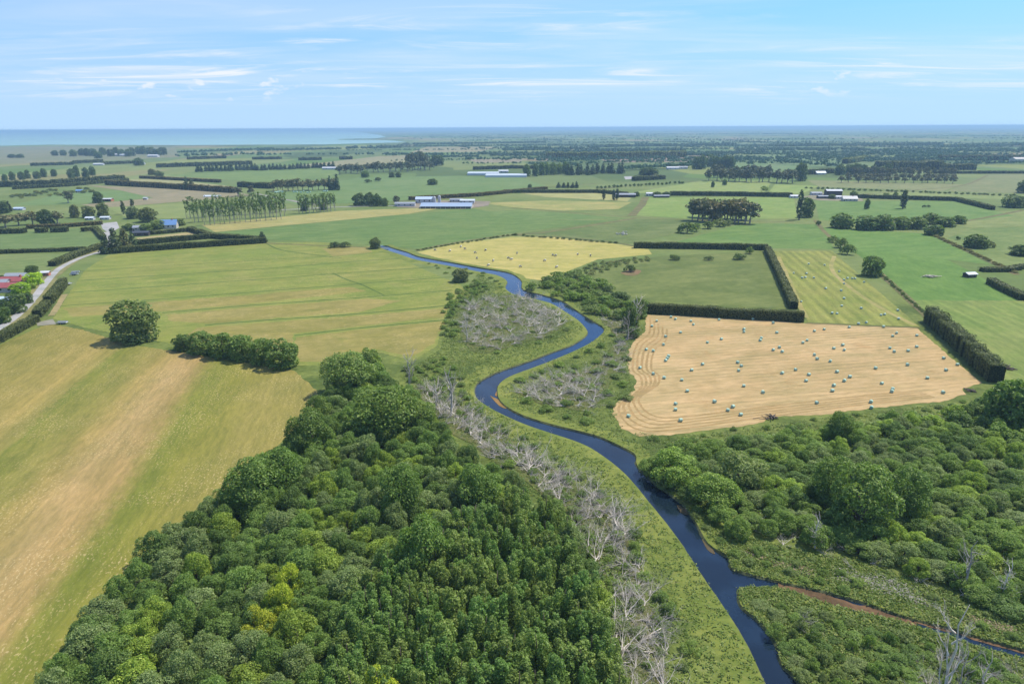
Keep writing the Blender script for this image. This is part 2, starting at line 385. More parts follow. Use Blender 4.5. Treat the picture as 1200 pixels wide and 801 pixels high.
def water_mat(name, deep, rough, wscale, bstr):
    b = MB(name); p = b.pos()
    nz = b.noise(b.mapping(p, .6, (1, .55, 1)), wscale, 4, .6, .4)
    col = b.mix(b.mr(b.noise(p, .07, 4, .6, .5), .42, .68), deep, tuple(v*1.8 for v in deep[:3])+(1,))
    b.bsdf(col, rough, .38, nz, bstr, .08); return b.m
M['water'] = water_mat('river water', (.005, .011, .020, 1), .09, 2.2, .22)
def wsheet(name, poly, z, mat):
    o = sheet(name, poly, mat, z); return o
wsheet('river', river_poly, -.45, M['water'])
wsheet('stream', trib_poly, -.41, M['water'])
bedc = field('weedy stream bed', A(150, 116, 82), A(104, 84, 60), ang((930, 688), (1060, 722)), 0, fleck=A(90, 84, 60), fam=.7, patch=.12)
def between(a, b, k0, k1, i0, i1):
    n = min(len(a), len(b)); up, lo = [], []
    for i in range(int(i0*n), int(i1*n)):
        p, q = a[min(i, len(a)-1)], b[min(i, len(b)-1)]
        up.append(p.lerp(q, k0+random.uniform(-.14, .14))); lo.append(p.lerp(q, k1+random.uniform(-.14, .1)))
    return up+list(reversed(lo))
sheet('shoal', between(gTU, gTL, .18, .92, .16, .62), bedc, -.37)
sheet('shoal', between(gTU, gTL, .02, .3, .6, .95), bedc, -.375)
for pts in ([(812, 606), (820, 610), (826, 622), (821, 624), (814, 613)], [(793, 592), (803, 597), (806, 604), (797, 601)], [(822, 632), (832, 640), (838, 650), (829, 645)], [(893, 716), (900, 722), (908, 736), (899, 732)]):
    sheet('mud_bar', smooth(G(pts+[pts[0]], -.66), 3)[:-1], field('mud%d' % len(bpy.data.materials), A(120, 104, 74), A(96, 88, 66), 0, 0), -.39)
for pts in ([(574, 464), (586, 470), (594, 479), (585, 476)], [(583, 457), (586, 464), (580, 464)]):
    sheet('mud_bar', smooth(G(pts+[pts[0]], -.66), 3)[:-1], field('weed%d' % len(bpy.data.materials), A(176, 140, 78), A(150, 116, 66), 0, 0), -.39)
# banks: a steep face down to the water and a strip of lush grass above it
M['bank'] = simple('bank earth', (.12, .13, .055, 1), .95, .1, .4, 1.2)
lush = field('lush bank grass', A(112, 140, 54), A(138, 158, 70), 0, 0, fleck=A(150, 160, 84), fam=.5, patch=.09)
def bank(path, side, wid):
    v, f, v2, f2 = [], [], [], []
    for i, a in enumerate(path):
        d = path[min(i+1, len(path)-1)]-path[max(i-1, 0)]; nr = Vector((-d.y, d.x, 0)).normalized()*side
        j = random.uniform(-.15, .15)
        v += [(a.x, a.y, .008), (a.x-nr.x*(.45+j), a.y-nr.y*(.45+j), -.55)]
        wd = wid*random.uniform(.55, 1.25)
        v2 += [(a.x, a.y, .012), (a.x+nr.x*wd*.4, a.y+nr.y*wd*.4, .16), (a.x+nr.x*wd, a.y+nr.y*wd, .012)]
        if i:
            k = 2*i; f.append((k-2, k-1, k+1, k)); k = 3*i
            f2 += [(k-3, k-2, k+1, k), (k-2, k-1, k+2, k+1)]
    o = link('river_bank', mesh('river_bank', v, f), M['bank']); o['kind'] = 'structure'
    me = mesh('grass_verge', v2, f2, True); o = link('grass_verge', me, lush); o['kind'] = 'structure'
bank(gLB, -1, 9.0); bank(gR1, 1, 5.0); bank(gR2, 1, 3.5); bank(gTU, 1, 4.0); bank(gTL, -1, 3.0)

# lake
b = MB('lake water'); p = b.pos()
lc = b.mix(b.mr(b.noise(p, .0006, 3, .5), .4, .62), (.19, .31, .29, 1), (.21, .34, .32, 1))
b.bsdf(lc, .6, .15, b.noise(p, .05, 3, .6), .15, .3); M['lake'] = b.m
LAKE = [(-420, 171.5), (0, 171), (60, 169.6), (130, 170), (220, 170.2), (300, 169.6), (380, 169.3), (430, 168), (476, 166.8), (462, 164.9), (440, 164.2), (398, 163.9), (395, 163.1), (440, 162.2), (452, 160.6), (446, 158.2), (430, 156.2), (414, 154), (360, 153.4), (300, 153.0), (255, 152.9), (200, 152.7), (120, 152.9), (60, 153.1), (0, 153.4), (-420, 155.4)]
GL = G(LAKE); NLAKE = np.array([(p.x, p.y) for p in GL])
sheet('lake', GL, M['lake'], .25)

# ------------------------------------------------------------------ fields
a1 = ang((150, 405), (45, 497))
def across(px, py, a=a1):
    p = P(px, py); return -p.x*math.sin(a)+p.y*math.cos(a)
f1 = [(-330, 560), (0, 404), (30, 390), (57, 379), (95, 386), (150, 403), (200, 411), (345, 434), (372, 458), (372, 480), (345, 505), (300, 545), (250, 585), (190, 625), (130, 690), (85, 740), (40, 801), (-10, 900), (-330, 900)]
yb = 480
bd = [(x, c) for x, c in ((-120, A(140, 138, 58)), (-30, A(164, 152, 74)), (20, A(182, 162, 86)), (52, A(160, 152, 76)), (64, A(116, 140, 50)), (74, A(128, 144, 56)), (100, A(150, 148, 68)), (130, A(182, 160, 88)), (165, A(198, 168, 110)), (192, A(190, 160, 100)), (208, A(156, 150, 70)), (220, A(122, 144, 48)), (250, A(132, 146, 52)), (300, A(166, 156, 78)), (360, A(158, 150, 74)))]
bands = sorted([(across(x, yb), c) for x, c in bd], key=lambda t: t[0])
m1 = field('mown striped field', A(164, 152, 74), A(140, 146, 62), a1, 3.2, .16, A(228, 204, 142), .75, .03, bands, fleck_scale=1.9)
sheet('hay_field', G(f1), m1, jag=.8)
a2 = ang((300, 376), (535, 357))
f2 = [(62, 373), (80, 345), (100, 316), (127, 298.5), (220, 290), (312, 284.5), (385, 283), (430, 291), (452, 296), (500, 317), (540, 334), (552, 347), (525, 360), (516, 385), (512, 405), (485, 422), (440, 412), (375, 428), (345, 428), (210, 404), (100, 384)]
m2 = field('drained meadow', A(128, 156, 62), A(146, 162, 74), a2, 4.0, .06, A(206, 186, 122), .5, .018, None, A(166, 160, 92), fleck_scale=.8)
sheet('meadow', G(f2), m2, jag=.6)
tanm = field('straw patch', A(172, 162, 90), A(150, 154, 78), a2, 3, .08, A(205, 184, 122), .6, .03)
tanm2 = field('straw strip', A(172, 160, 88), A(146, 152, 72), a2, 3, .1, A(205, 184, 122), .7, .02, None, A(130, 150, 64), fleck_scale=.8)
for q in ([(74, 361), (180, 354), (300, 345), (410, 336), (430, 341), (300, 355), (190, 364.5), (85, 371)], [(346, 395), (430, 385.5), (523, 376), (513, 392), (508, 402), (482, 418), (440, 409), (375, 424), (350, 424)], [(195, 369), (300, 359.5), (430, 350), (470, 352), (420, 365.5), (300, 374), (245, 379), (200, 376)], [(205, 400), (230, 384), (300, 378.5), (420, 370), (525, 361), (521, 371), (430, 381), (345, 391), (340, 424)]):
    sheet('straw_patch', G(q), tanm2, jag=1.5)
sheet('paddock', G([(378, 291), (427, 289.5), (437, 295.5), (390, 300.5)]), tanm, jag=.8)
ditch = field('ditch grass', A(84, 118, 50), A(98, 130, 58), 0, 0, patch=.1)
for q, wd in (([(95, 328.5), (180, 323), (300, 315.5), (420, 306), (470, 303)], 1.5), ([(92, 317.5), (200, 311), (330, 303.5), (430, 298)], 1.1), ([(77, 343), (180, 336), (300, 327.5), (430, 318), (515, 312.5)], 1.5), ([(68, 358.5), (180, 351), (300, 342), (420, 332.5), (535, 324)], 1.5), ([(190, 366.5), (300, 357.2), (445, 347), (530, 340)], 1.5), ([(240, 381), (300, 376), (420, 367.5), (535, 357)], 1.6), ([(345, 393), (430, 383.5), (525, 374.5)], 1.6), ([(390, 320), (405, 327), (425, 334), (450, 346)], 1.2), ([(310, 284), (330, 293), (380, 300), (400, 302)], 1.4)):
    strip('ditch', G(q), wd, ditch)
# tan bale field
f8 = [(757, 368.5), (870, 372.5), (945, 379), (1075, 384.5), (1110, 415), (1150, 448.5), (1128, 455), (1131, 462), (1106, 470), (1025, 478), (962, 486), (905, 488), (890, 496), (830, 504), (785, 509.5), (750, 511), (729, 502), (718, 485), (720, 474), (744, 457), (745, 443), (736, 435), (735, 425), (737, 410), (742, 400), (756, 388)]
a8 = ang((740, 470), (1100, 440))
m8 = field('harvested straw field', A(212, 184, 128), A(200, 172, 116), a8, 3.4, .24, A(226, 196, 142), .5, .03, None, A(196, 158, 100), fleck_scale=1.0, dist=1.6)
sheet('straw_field', G(f8), m8, jag=.9)
edge8 = [(757, 370), (756, 388), (743, 400), (738, 411), (736, 425), (737, 435), (746, 443), (745, 457), (722, 475), (720, 486), (731, 501), (752, 509), (786, 507), (832, 501), (892, 492), (962, 483), (1025, 475), (1100, 467)]
wr = field('windrow line', A(184, 154, 98), A(194, 164, 108), 0, 0, patch=.1)
for k in range(1, 6):      # headland windrows curving along the field edge
    cx, cy = 930, 430
    strip('windrow', G([(x+(cx-x)*.028*k, y+(cy-y)*.05*k) for x, y in edge8]), .9, wr, wob=.35)
# other large fields
a7 = ang((930, 300), (1030, 380))
m7 = field('striped green field', A(150, 164, 80), A(134, 158, 68), a7, 6.0, .34, A(196, 184, 110), .5, .03, dist=.5)
f7 = [(907, 294), (975, 294), (1078, 383), (947, 377.5), (925, 330)]
sheet('mown_field', G(f7), m7, jag=.5)
trk = field('pale wheel track', A(190, 176, 108), A(170, 166, 92), 0, 0)
strip('track', G([(978, 300), (974, 312), (982, 325), (1010, 347), (1042, 366), (1072, 381)]), 2.6, trk)
strip('track', G([(912, 300), (925, 330), (944, 372)]), 3.0, trk)
m4 = field('yellow grazed field', A(190, 184, 92), A(206, 192, 108), 0, 0, .1, A(214, 198, 130), .6, .02, None, A(166, 172, 80))
f4 = [(488, 295.5), (540, 284.5), (600, 277.5), (650, 278), (720, 285.5), (760, 292), (764, 298), (700, 304), (668, 317), (640, 329), (614, 326), (600, 318), (560, 311), (520, 304)]
sheet('yellow_field', G(f4), m4, jag=.7)
def gf(name, pts, c1, c2, rot=None, spacing=9., rk=.05, jag=.6, **k):
    if rot is None: rot = a2+random.choice([0, 0, .25, -.2])
    sheet(name, G(pts), field(name+' %d' % len(bpy.data.materials), A(*c1), A(*c2), rot, spacing, rk, **k), jag=jag)
gf('pasture', [(690, 322), (720, 308), (765, 301), (893, 294), (924, 362), (840, 358), (770, 352), (735, 348), (712, 335)], (104, 130, 60), (124, 146, 74), cc=A(96, 116, 56), patch=.03)
gf('pasture', [(1000, 294), (1050, 296), (1110, 304), (1160, 330), (1200, 356), (1280, 400), (1280, 450), (1166, 444), (1092, 372), (1030, 318)], (98, 146, 58), (112, 156, 66), ang((1090, 345), (1180, 390)), 6.5, .05)
gf('pasture', [(1070, 352), (1200, 352), (1280, 390), (1280, 452), (1168, 446), (1120, 400), (1092, 372)], (120, 156, 68), (140, 164, 84), ang((1090, 350), (1180, 395)), 6.0, .24, jag=3)
gf('pasture', [(955, 266), (1090, 274), (1100, 280), (1160, 310), (1110, 304), (1000, 294), (985, 286)], (102, 150, 62), (116, 158, 72))
gf('pasture', [(1105, 281), (1140, 268), (1280, 262), (1280, 330), (1200, 318), (1150, 302)], (112, 146, 72), (132, 158, 84))
gf('pasture', [(1095, 262), (1110, 252), (1200, 246), (1280, 246), (1280, 262), (1140, 267)], (128, 156, 82), (144, 164, 92))
gf('pasture', [(955, 235), (1120, 236), (1162, 246), (1188, 253), (1110, 262), (960, 258)], (106, 150, 68), (120, 158, 78))
gf('pasture', [(905, 262), (960, 263), (978, 292), (910, 291), (790, 284), (870, 262)], (104, 148, 66), (118, 156, 74))
gf('pasture', [(742, 252), (757, 231.5), (900, 231), (930, 231), (934, 256), (820, 257)], (128, 168, 76), (142, 172, 86))
gf('pasture', [(605, 274), (690, 262), (745, 256), (810, 258), (790, 274), (735, 286), (650, 276)], (104, 134, 66), (122, 146, 80), cc=A(96, 118, 66), patch=.02)
gf('pasture', [(620, 258), (700, 258), (738, 256), (600, 273), (540, 283), (490, 292), (455, 288), (320, 281), (250, 273), (320, 266), (480, 251), (555, 244)], (104, 144, 70), (118, 152, 78), a2, 12, .03)
gf('pasture', [(610, 246), (700, 253), (738, 256), (620, 258), (560, 248)], (108, 148, 74), (120, 154, 80))
gf('hay_field', [(236, 263.5), (300, 257), (400, 247), (523, 243), (480, 250.5), (320, 265.5), (252, 272)], (184, 180, 108), (170, 174, 98))
gf('hay_field', [(565, 238), (640, 235), (740, 237), (725, 245), (660, 247), (600, 243)], (150, 170, 90), (178, 182, 106))
gf('hay_field', [(608, 226), (700, 225), (740, 232), (735, 236), (640, 231)], (168, 178, 104), (184, 184, 116))
gf('pasture', [(740, 226), (820, 212), (905, 212), (895, 227), (800, 228)], (140, 172, 88), (150, 176, 94))
gf('pasture', [(900, 226), (908, 216), (960, 218), (940, 227)], (138, 174, 84), (148, 178, 92))
gf('pasture', [(945, 211), (1130, 216), (1105, 224), (960, 219)], (132, 152, 92), (146, 160, 102))
gf('pasture', [(1130, 216), (1160, 203), (1280, 203), (1280, 230), (1110, 224)], (126, 148, 88), (142, 156, 100))
gf('pasture', [(1030, 224), (1280, 231), (1280, 237), (1120, 232), (1010, 229)], (134, 162, 86), (142, 168, 92))
gf('pasture', [(0, 273), (98, 267), (120, 282), (100, 291), (0, 295)], (108, 144, 76), (118, 150, 84), a2, 6, .05)
gf('pasture', [(-80, 299), (76, 298), (60, 311), (52, 322), (-80, 330)], (116, 148, 78), (132, 156, 90), a2, 6, .06)
gf('pasture', [(12, 241), (75, 226), (140, 223), (178, 231), (120, 238), (60, 240)], (112, 152, 80), (122, 158, 88))
gf('bare_field', [(100, 217), (200, 221), (280, 226), (300, 229), (215, 236), (120, 244), (95, 240), (180, 232), (140, 223)], (158, 160, 120), (148, 152, 112))
gf('pasture', [(125, 243), (217, 238), (220, 256), (150, 256)], (134, 162, 86), (142, 166, 92))
gf('bare_field', [(140, 211), (190, 209), (275, 219), (270, 223), (165, 216)], (180, 176, 118), (170, 170, 110))
gf('pasture', [(190, 205), (320, 200), (395, 198), (398, 207), (300, 213)], (128, 162, 84), (114, 150, 78))
gf('bare_field', [(704, 187), (822, 183.6), (812, 189.5), (715, 190.5)], (176, 152, 128), (166, 146, 120))
gf('pasture', [(830, 184), (915, 181), (1000, 184), (985, 193), (905, 200), (862, 199)], (128, 156, 96), (106, 148, 82))
gf('bare_field', [(500, 172), (590, 172), (560, 178), (480, 179)], (160, 164, 118), (150, 158, 110))
gf('bare_field', [(545, 186.5), (615, 185.5), (610, 190), (560, 191)], (172, 160, 128), (160, 152, 118))
gf('pasture', [(300, 232), (420, 208), (540, 206), (610, 208), (640, 218), (560, 230), (460, 236), (350, 240)], (110, 150, 80), (124, 158, 90), patch=.008)
gf('bare_field', [(445, 183), (480, 181.5), (478, 190), (400, 195), (330, 196), (400, 188)], (150, 162, 112), (160, 166, 120))
gf('marsh', [(-300, 173), (130, 171.5), (205, 172), (210, 184), (90, 190), (-300, 200)], (140, 150, 108), (126, 144, 98), patch=.004)
# rough field margins and fence lines
rough = field('rough margin', A(112, 124, 70), A(134, 138, 88), 0, 0, fleck=A(126, 98, 76), fam=.6, patch=.06)
for q, wd in (([(488, 293.5), (545, 282.5), (600, 275.5), (640, 272), (700, 263), (745, 255.5)], 5), ([(600, 275.5), (660, 278), (722, 284.5), (745, 289)], 3), ([(600, 243.5), (700, 251.5), (800, 257.5), (930, 260)], 2.2), ([(1028, 317), (1060, 346), (1090, 374)], 4.2), ([(1095, 276), (1130, 292), (1160, 306), (1192, 322)], 4.5), ([(1105, 262), (1150, 256), (1200, 246)], 5), ([(955, 258), (970, 275), (1000, 293)], 4), ([(740, 253), (752, 240), (757, 231)], 9), ([(455, 291), (380, 288), (312, 285)], 3), ([(945, 378.5), (1010, 381.5), (1078, 384)], 1.6), ([(820, 257), (850, 262), (880, 264)], 5), ([(1010, 228), (1080, 222), (1130, 217), (1158, 205)], 5), ([(700, 222), (760, 215), (820, 213)], 5), ([(945, 220), (1050, 224), (1200, 230)], 5), ([(460, 236), (560, 230), (640, 220), (700, 215)], 6)):
    strip('field_margin', G(q), wd, rough)
litter = field('brushwood litter', A(112, 122, 68), A(100, 124, 56), 0, 0, fleck=A(150, 144, 116), fam=.6, patch=.06, cc=A(128, 126, 88))
for q in ([(545, 402), (532, 375), (556, 356), (590, 346), (625, 351), (648, 362), (662, 380), (640, 394), (610, 402), (585, 410), (560, 414)], [(607, 462), (625, 452), (655, 440), (690, 432), (722, 404), (734, 400), (730, 422), (705, 462), (690, 482), (660, 478), (630, 472)], [(490, 472), (505, 455), (560, 492), (640, 540), (715, 600), (740, 650), (758, 700), (768, 750), (780, 800), (790, 880), (735, 880), (728, 801), (716, 740), (700, 680), (680, 630), (650, 590), (600, 552), (550, 520), (510, 490)], [(703, 372), (716, 366), (740, 384), (742, 396), (725, 396)]):
    sheet('brushwood_litter', smooth(G(q+[q[0]]), 3)[:-1], litter, jag=2.2)
# roads, tracks, bare ground
grv = field('gravel road', A(186, 186, 184), A(200, 198, 194), 0, 0, patch=.15)
dirt = field('bare earth', A(186, 164, 126), A(170, 150, 112), 0, 0, patch=.1)
strip('verge', G([(-25, 404), (20, 372), (45, 343), (62, 322), (90, 303), (118, 293)]), 9, field('dry verge', A(156, 152, 96), A(136, 146, 84), 0, 0, patch=.08))
strip('road', G([(-30, 402), (0, 384), (22, 368), (40, 349), (55, 330), (70, 314.5), (95, 302), (120, 294.5)]), 4.2, grv, wob=.05)
sheet('driveway', G([(118, 262), (137, 260), (140, 267), (128, 274), (120, 268)]), grv)
strip('driveway', G([(124, 272), (130, 285), (118, 295)]), 4, grv)
strip('driveway', G([(56, 333), (46, 334)]), 3.5, grv); strip('driveway', G([(41, 354), (30, 356)]), 3, grv)
sheet('gateway', G([(43, 378), (62, 374), (66, 380), (44, 382)]), field('gateway gravel', A(168, 164, 146), A(150, 150, 124), 0, 0))
strip('track', G([(76, 345), (67, 360), (60, 370)]), 3, field('wheel path', A(190, 170, 122), A(172, 160, 106), 0, 0))
strip('road', G([(300, 227), (335, 234), (370, 240)]), 6, field('farm lane', A(176, 168, 160), A(164, 158, 148), 0, 0))
strip('road', G([(330, 246), (400, 242.5), (470, 241)]), 5, grv)
sheet('farmyard', G([(465, 243), (470, 238), (520, 235), (575, 236), (572, 241), (545, 245), (500, 244)]), field('yard', A(172, 160, 138), A(152, 140, 118), 0, 0, patch=.03), jag=2)
sheet('farmyard', G([(940, 231), (962, 226), (1010, 232), (1012, 236), (960, 235)]), field('yard2', A(170, 160, 132), A(158, 152, 120), 0, 0, patch=.03), jag=1)
sheet('farmyard', G([(731, 207), (741, 206.5), (743, 209.5), (733, 210.5)]), grv)
sheet('garden', G([(159, 279), (225, 271.5), (232, 275), (165, 283)]), field('dry lawn', A(196, 180, 124), A(180, 170, 110), 0, 0))
gravel = field('river gravel', A(186, 182, 168), A(160, 154, 136), 0, 0, fleck=A(205, 202, 190), fam=.8, patch=.2, cc=A(96, 116, 58))
BARS = [([(985, 674), (1010, 679), (1040, 687), (1068, 696), (1096, 707)], 1.5, 2600, 'pale', 'scattered pale gravel of the bar above the stream'),
        ([(886, 648), (905, 652), (922, 660), (942, 669)], 1.2, 1300, 'pink', 'pinkish stones of the eroded bank above the stream mouth'),
        ([(1130, 722), (1155, 728), (1180, 737)], .9, 800, 'pink', 'pinkish stones of the bank at the right end of the stream')]
for pth, wd, n, kd, lab in BARS:
    strip('gravel_bar', G(pth), wd*1.1, field('silty '+kd, A(128, 124, 84), A(140, 132, 98), 0, 0, patch=.3, cc=A(96, 112, 56)), wob=.6)
    g = smooth(G(pth), 10); t = R.integers(0, len(g), n); cen = np.array([(g[k].x, g[k].y) for k in t])+np.stack([R.normal(size=n)*1.2, R.normal(size=n)*wd*.85], 1)
    V = []
    for c0 in cen:
        rr = R.uniform(.07, .23); a = R.uniform(0, 6.28); z0 = ZS[0]+.03
        V.append([(c0[0]+rr*math.cos(a+k*1.57)*R.uniform(.6, 1.3), c0[1]+rr*math.sin(a+k*1.57)*R.uniform(.6, 1.3), z0+R.uniform(0, .08)) for k in range(4)])
    b = MB('stones '+kd); gg = b.n('ShaderNodeNewGeometry'); rp = b.n('ShaderNodeValToRGB'); b.l(gg.outputs['Random Per Island'], rp.inputs[0])
    rp.color_ramp.elements[0].color = A(150, 144, 128) if kd == 'pale' else A(150, 124, 96); rp.color_ramp.elements[1].color = A(198, 194, 180) if kd == 'pale' else A(206, 180, 150); b.bsdf(rp.outputs[0], .9, .2)
    o = link('gravel', quads('gravel', np.array(V)), b.m); tag(o, lab, 'gravel', None, 'stuff')
sheet('bare_patch', smooth(G([(728, 320), (738, 315), (750, 317), (748, 322), (734, 323), (728, 320)]), 3)[:-1], field('reddish soil', A(158, 124, 92), A(128, 124, 74), 0, 0, patch=.2, cc=A(112, 128, 64)), jag=1.5)
# ------------------------------------------------------------------ leaf clouds
def lobes_of(kind, rng):
    """list of (centre, radii) in metres for a tree of unit kind; returns lobes, height, width"""
    lb = []
    if kind == 'round':
        Hh, W = 10., 10.; zc, rz, rx = 4.9, 3.9, 3.6
        for i in range(42):
            d = rng.normal(size=3); d /= np.linalg.norm(d); d[2] = d[2] if d[2] > -.93 else -d[2]
            k = rng.uniform(.72, 1.0); r = rng.uniform(.95, 1.75)
            lb.append(((d[0]*rx*k, d[1]*rx*k, zc+d[2]*rz*k), (r, r, r*.9)))
        for i in range(11):
            a = i*.571+rng.uniform(0, .4); r = rng.uniform(1.0, 1.5); lb.append(((2.9*math.cos(a), 2.9*math.sin(a), rng.uniform(1.0, 1.8)), (r, r, r)))
    elif kind == 'willow':
        Hh, W = 8., 8.
        for i in range(30):
            a = rng.uniform(0, 2*math.pi); rr = 3.3*math.sqrt(rng.uniform(0, 1)); top = 6.4*(1-.55*(rr/3.6)**2)*rng.uniform(.72, 1.08)
            r = rng.uniform(.7, 1.45); lb.append(((rr*math.cos(a), rr*math.sin(a), top), (r, r, r*rng.uniform(.8, 1.15))))
        for i in range(10):
            a = rng.uniform(0, 2*math.pi); r = rng.uniform(.9, 1.3); lb.append(((3.0*math.cos(a), 3.0*math.sin(a), rng.uniform(1.2, 3.2)), (r, r, r)))
    elif kind == 'plume':
        Hh, W = 10., 4.6
        for j in range(6):
            a = rng.uniform(0, 2*math.pi); rr = rng.uniform(.2, 1.9); tp = rng.uniform(6.8, 9.2)*(1-.08*rr)
            for i in range(6):
                z = tp-i*1.1; r = rng.uniform(.36, .66)*(1+.2*i)
                lb.append(((rr*math.cos(a)+rng.normal()*.22, rr*math.sin(a)+rng.normal()*.22, z), (r, r, r*rng.uniform(1.2, 1.8))))
    elif kind == 'bush':
        Hh, W = 3., 4.2
        for i in range(20):
            a = rng.uniform(0, 2*math.pi); rr = 1.65*math.sqrt(rng.uniform(0, 1)); z = 2.2*(1-.6*(rr/1.8)**2)*rng.uniform(.55, 1.1)
            r = rng.uniform(.38, .75); lb.append(((rr*math.cos(a), rr*math.sin(a), max(.35, z)), (r, r, r*.95)))
    elif kind == 'poplar':
        Hh, W = 16., 3.6
        for i in range(24):
            t = (i+rng.uniform(0, 1))/24; z = 1.6+t*13.4; wd = 1.25*math.sin(math.pi*min(1, .18+t*.82))**.7
            a = rng.uniform(0, 2*math.pi); r = rng.uniform(.8, 1.15)*(.6+.4*wd/1.25)
            lb.append(((wd*.6*math.cos(a), wd*.6*math.sin(a), z), (r, r, r*1.7)))
    elif kind == 'rowpoplar':
        Hh, W = 16., 5.
        for i in range(20):
            t = rng.uniform(0, 1); z = 6.2+t*8.6; a = rng.uniform(0, 2*math.pi); rr = 1.7*math.sqrt(1-(t-.4)**2)*rng.uniform(.3, 1)
            r = rng.uniform(.55, .95); lb.append(((rr*math.cos(a), rr*math.sin(a), z), (r, r, r*1.3)))
    elif kind == 'gum':
        Hh, W = 16., 11.
        for i in range(34):
            a = rng.uniform(0, 2*math.pi); rr = 4.2*math.sqrt(rng.uniform(0, 1)); z = 13.2*(1-.25*(rr/4.2)**2)*rng.uniform(.45, 1.06)
            r = rng.uniform(1.0, 1.8); lb.append(((rr*math.cos(a), rr*math.sin(a), z), (r, r, r*.7)))
    elif kind == 'conifer':
        Hh, W = 12., 7.
        for i in range(64):
            t = rng.uniform(0, 1)**1.3; z = .8+t*10.2; rr = 2.5*(1-t*.9)*rng.uniform(.5, 1); a = rng.uniform(0, 2*math.pi); r = rng.uniform(.8, 1.35)*(1-.45*t)
            lb.append(((rr*math.cos(a), rr*math.sin(a), z), (r, r, r*.9)))
    return lb, Hh, W
def leafcloud(lb, leaf, cover, rng, thin=1.0):
    C = np.array([l[0] for l in lb]); Rr = np.array([l[1] for l in lb]); out = []
    for i in range(len(lb)):
        area = 4*math.pi*np.mean(Rr[i])**2; n = max(4, int(cover*area/(leaf*leaf*.62)))
        d = rng.normal(size=(n, 3)); d /= np.linalg.norm(d, axis=1)[:, None]
        low = d[:, 2] < -.35; d[low & (rng.uniform(size=n) < .6), 2] *= -1
        k = rng.uniform(.5, 1.0, n)**.5*1.0+np.abs(rng.normal(size=n))*.11
        p = C[i]+d*Rr[i]*k[:, None]
        q = (p[:, None, :]-C[None])/Rr[None]; dd = (q**2).sum(2); dd[:, i] = 9
        ok = dd.min(1) > .5
        p, d = p[ok], d[ok]; n = len(p)
        if not n: continue
        nr = d*1.0+rng.normal(size=(n, 3))*.75+np.array((0, 0, .3)); nr /= np.linalg.norm(nr, axis=1)[:, None]
        t = np.cross(nr, rng.normal(size=(n, 3))); t /= np.linalg.norm(t, axis=1)[:, None]+1e-9; b_ = np.cross(nr, t)
        s = leaf*rng.uniform(.55, 1.35, n)[:, None]; s2 = s*rng.uniform(.4, .75, n)[:, None]
        bend = nr*s*.18
        V = np.stack([p-t*s*.62, p-b_*s2*.62+bend, p+t*s*.62, p+b_*s2*.62+bend], 1); out.append(V)
    return np.concatenate(out)
def tube(v, f, path, r, sides=5):
    path = [Vector(p) for p in path]; i0 = len(v); n = len(path)
    for i, p in enumerate(path):
        d = (path[min(i+1, n-1)]-path[max(i-1, 0)]).normalized()
        a = d.cross(Vector((.31, .95, .1))).normalized(); c = d.cross(a)
        for k in range(sides):
            th = 2*math.pi*k/sides; q = p+(a*math.cos(th)+c*math.sin(th))*r[i]; v.append((q.x, q.y, q.z))
        if i:
            for k in range(sides):
                k2 = (k+1) % sides; f.append((i0+(i-1)*sides+k, i0+(i-1)*sides+k2, i0+i*sides+k2, i0+i*sides+k))
    f.append(tuple(i0+(n-1)*sides+k for k in range(sides)))
def trunkmesh(kind, Hh, lb, rng):
    v, f = [], []; sid = 5
    base = {'round': .38, 'willow': .28, 'plume': .16, 'bush': .12, 'poplar': .3, 'rowpoplar': .24, 'gum': .4, 'conifer': .3}[kind]
    top = {'gum': .72, 'poplar': .9, 'rowpoplar': .88, 'conifer': .9, 'plume': .85}.get(kind, .6)*Hh
    wob = Hh*.02
    pth = [(0, 0, -.25)]+[(rng.normal()*wob, rng.normal()*wob, top*t) for t in (.25, .5, .75, 1)]
    tube(v, f, pth, [base*1.25, base, base*.8, base*.55, base*.25], sid)
    nl = {'poplar': 3, 'rowpoplar': 4, 'conifer': 3, 'plume': 3}.get(kind, 7)
    idx = rng.permutation(len(lb))[:nl]
    for i in idx:
        c = lb[i][0]; z0 = min(c[2]*.75, top*.8)*rng.uniform(.5, .9)
        tube(v, f, [(0, 0, z0), (c[0]*.5, c[1]*.5, z0+(c[2]-z0)*.6), c], [base*.45, base*.28, base*.08], 4)
    return mesh('trunk', v, f, True)
PC = {}
def proto(kind, lod, var):
    k = (kind, lod, var)
    if k in PC: return PC[k]
    rng = np.random.default_rng(abs(hash((len(kind)*31+ord(kind[0])*7+ord(kind[-1]), lod, var))) % 2**31)
    lb, Hh, W = lobes_of(kind, rng)
    base = {'round': .32, 'willow': .27, 'plume': .28, 'bush': .19, 'poplar': .42, 'rowpoplar': .42, 'gum': .5, 'conifer': .4}[kind]
    leaf = base*(1, 1.7, 3.0)[lod]; cov = (.85, .95, 1.1)[lod]*(.7 if kind == 'rowpoplar' else 1)
    cm = quads('crown', leafcloud(lb, leaf, cov, rng)); tm = trunkmesh(kind, Hh, lb, rng)
    lm = {'gum': 'leaf_gum', 'conifer': 'leaf_dark', 'poplar': 'leaf_dark'}.get(kind, 'leaf')
    cm.materials.append(M[lm]); tm.materials.append(M['bark_pale' if kind in ('gum', 'rowpoplar') else 'bark'])
    PC[k] = (tm, cm, Hh, W); return PC[k]
NV = {'round': 4, 'willow': 6, 'plume': 5, 'bush': 5, 'poplar': 2, 'rowpoplar': 3, 'gum': 3, 'conifer': 3}
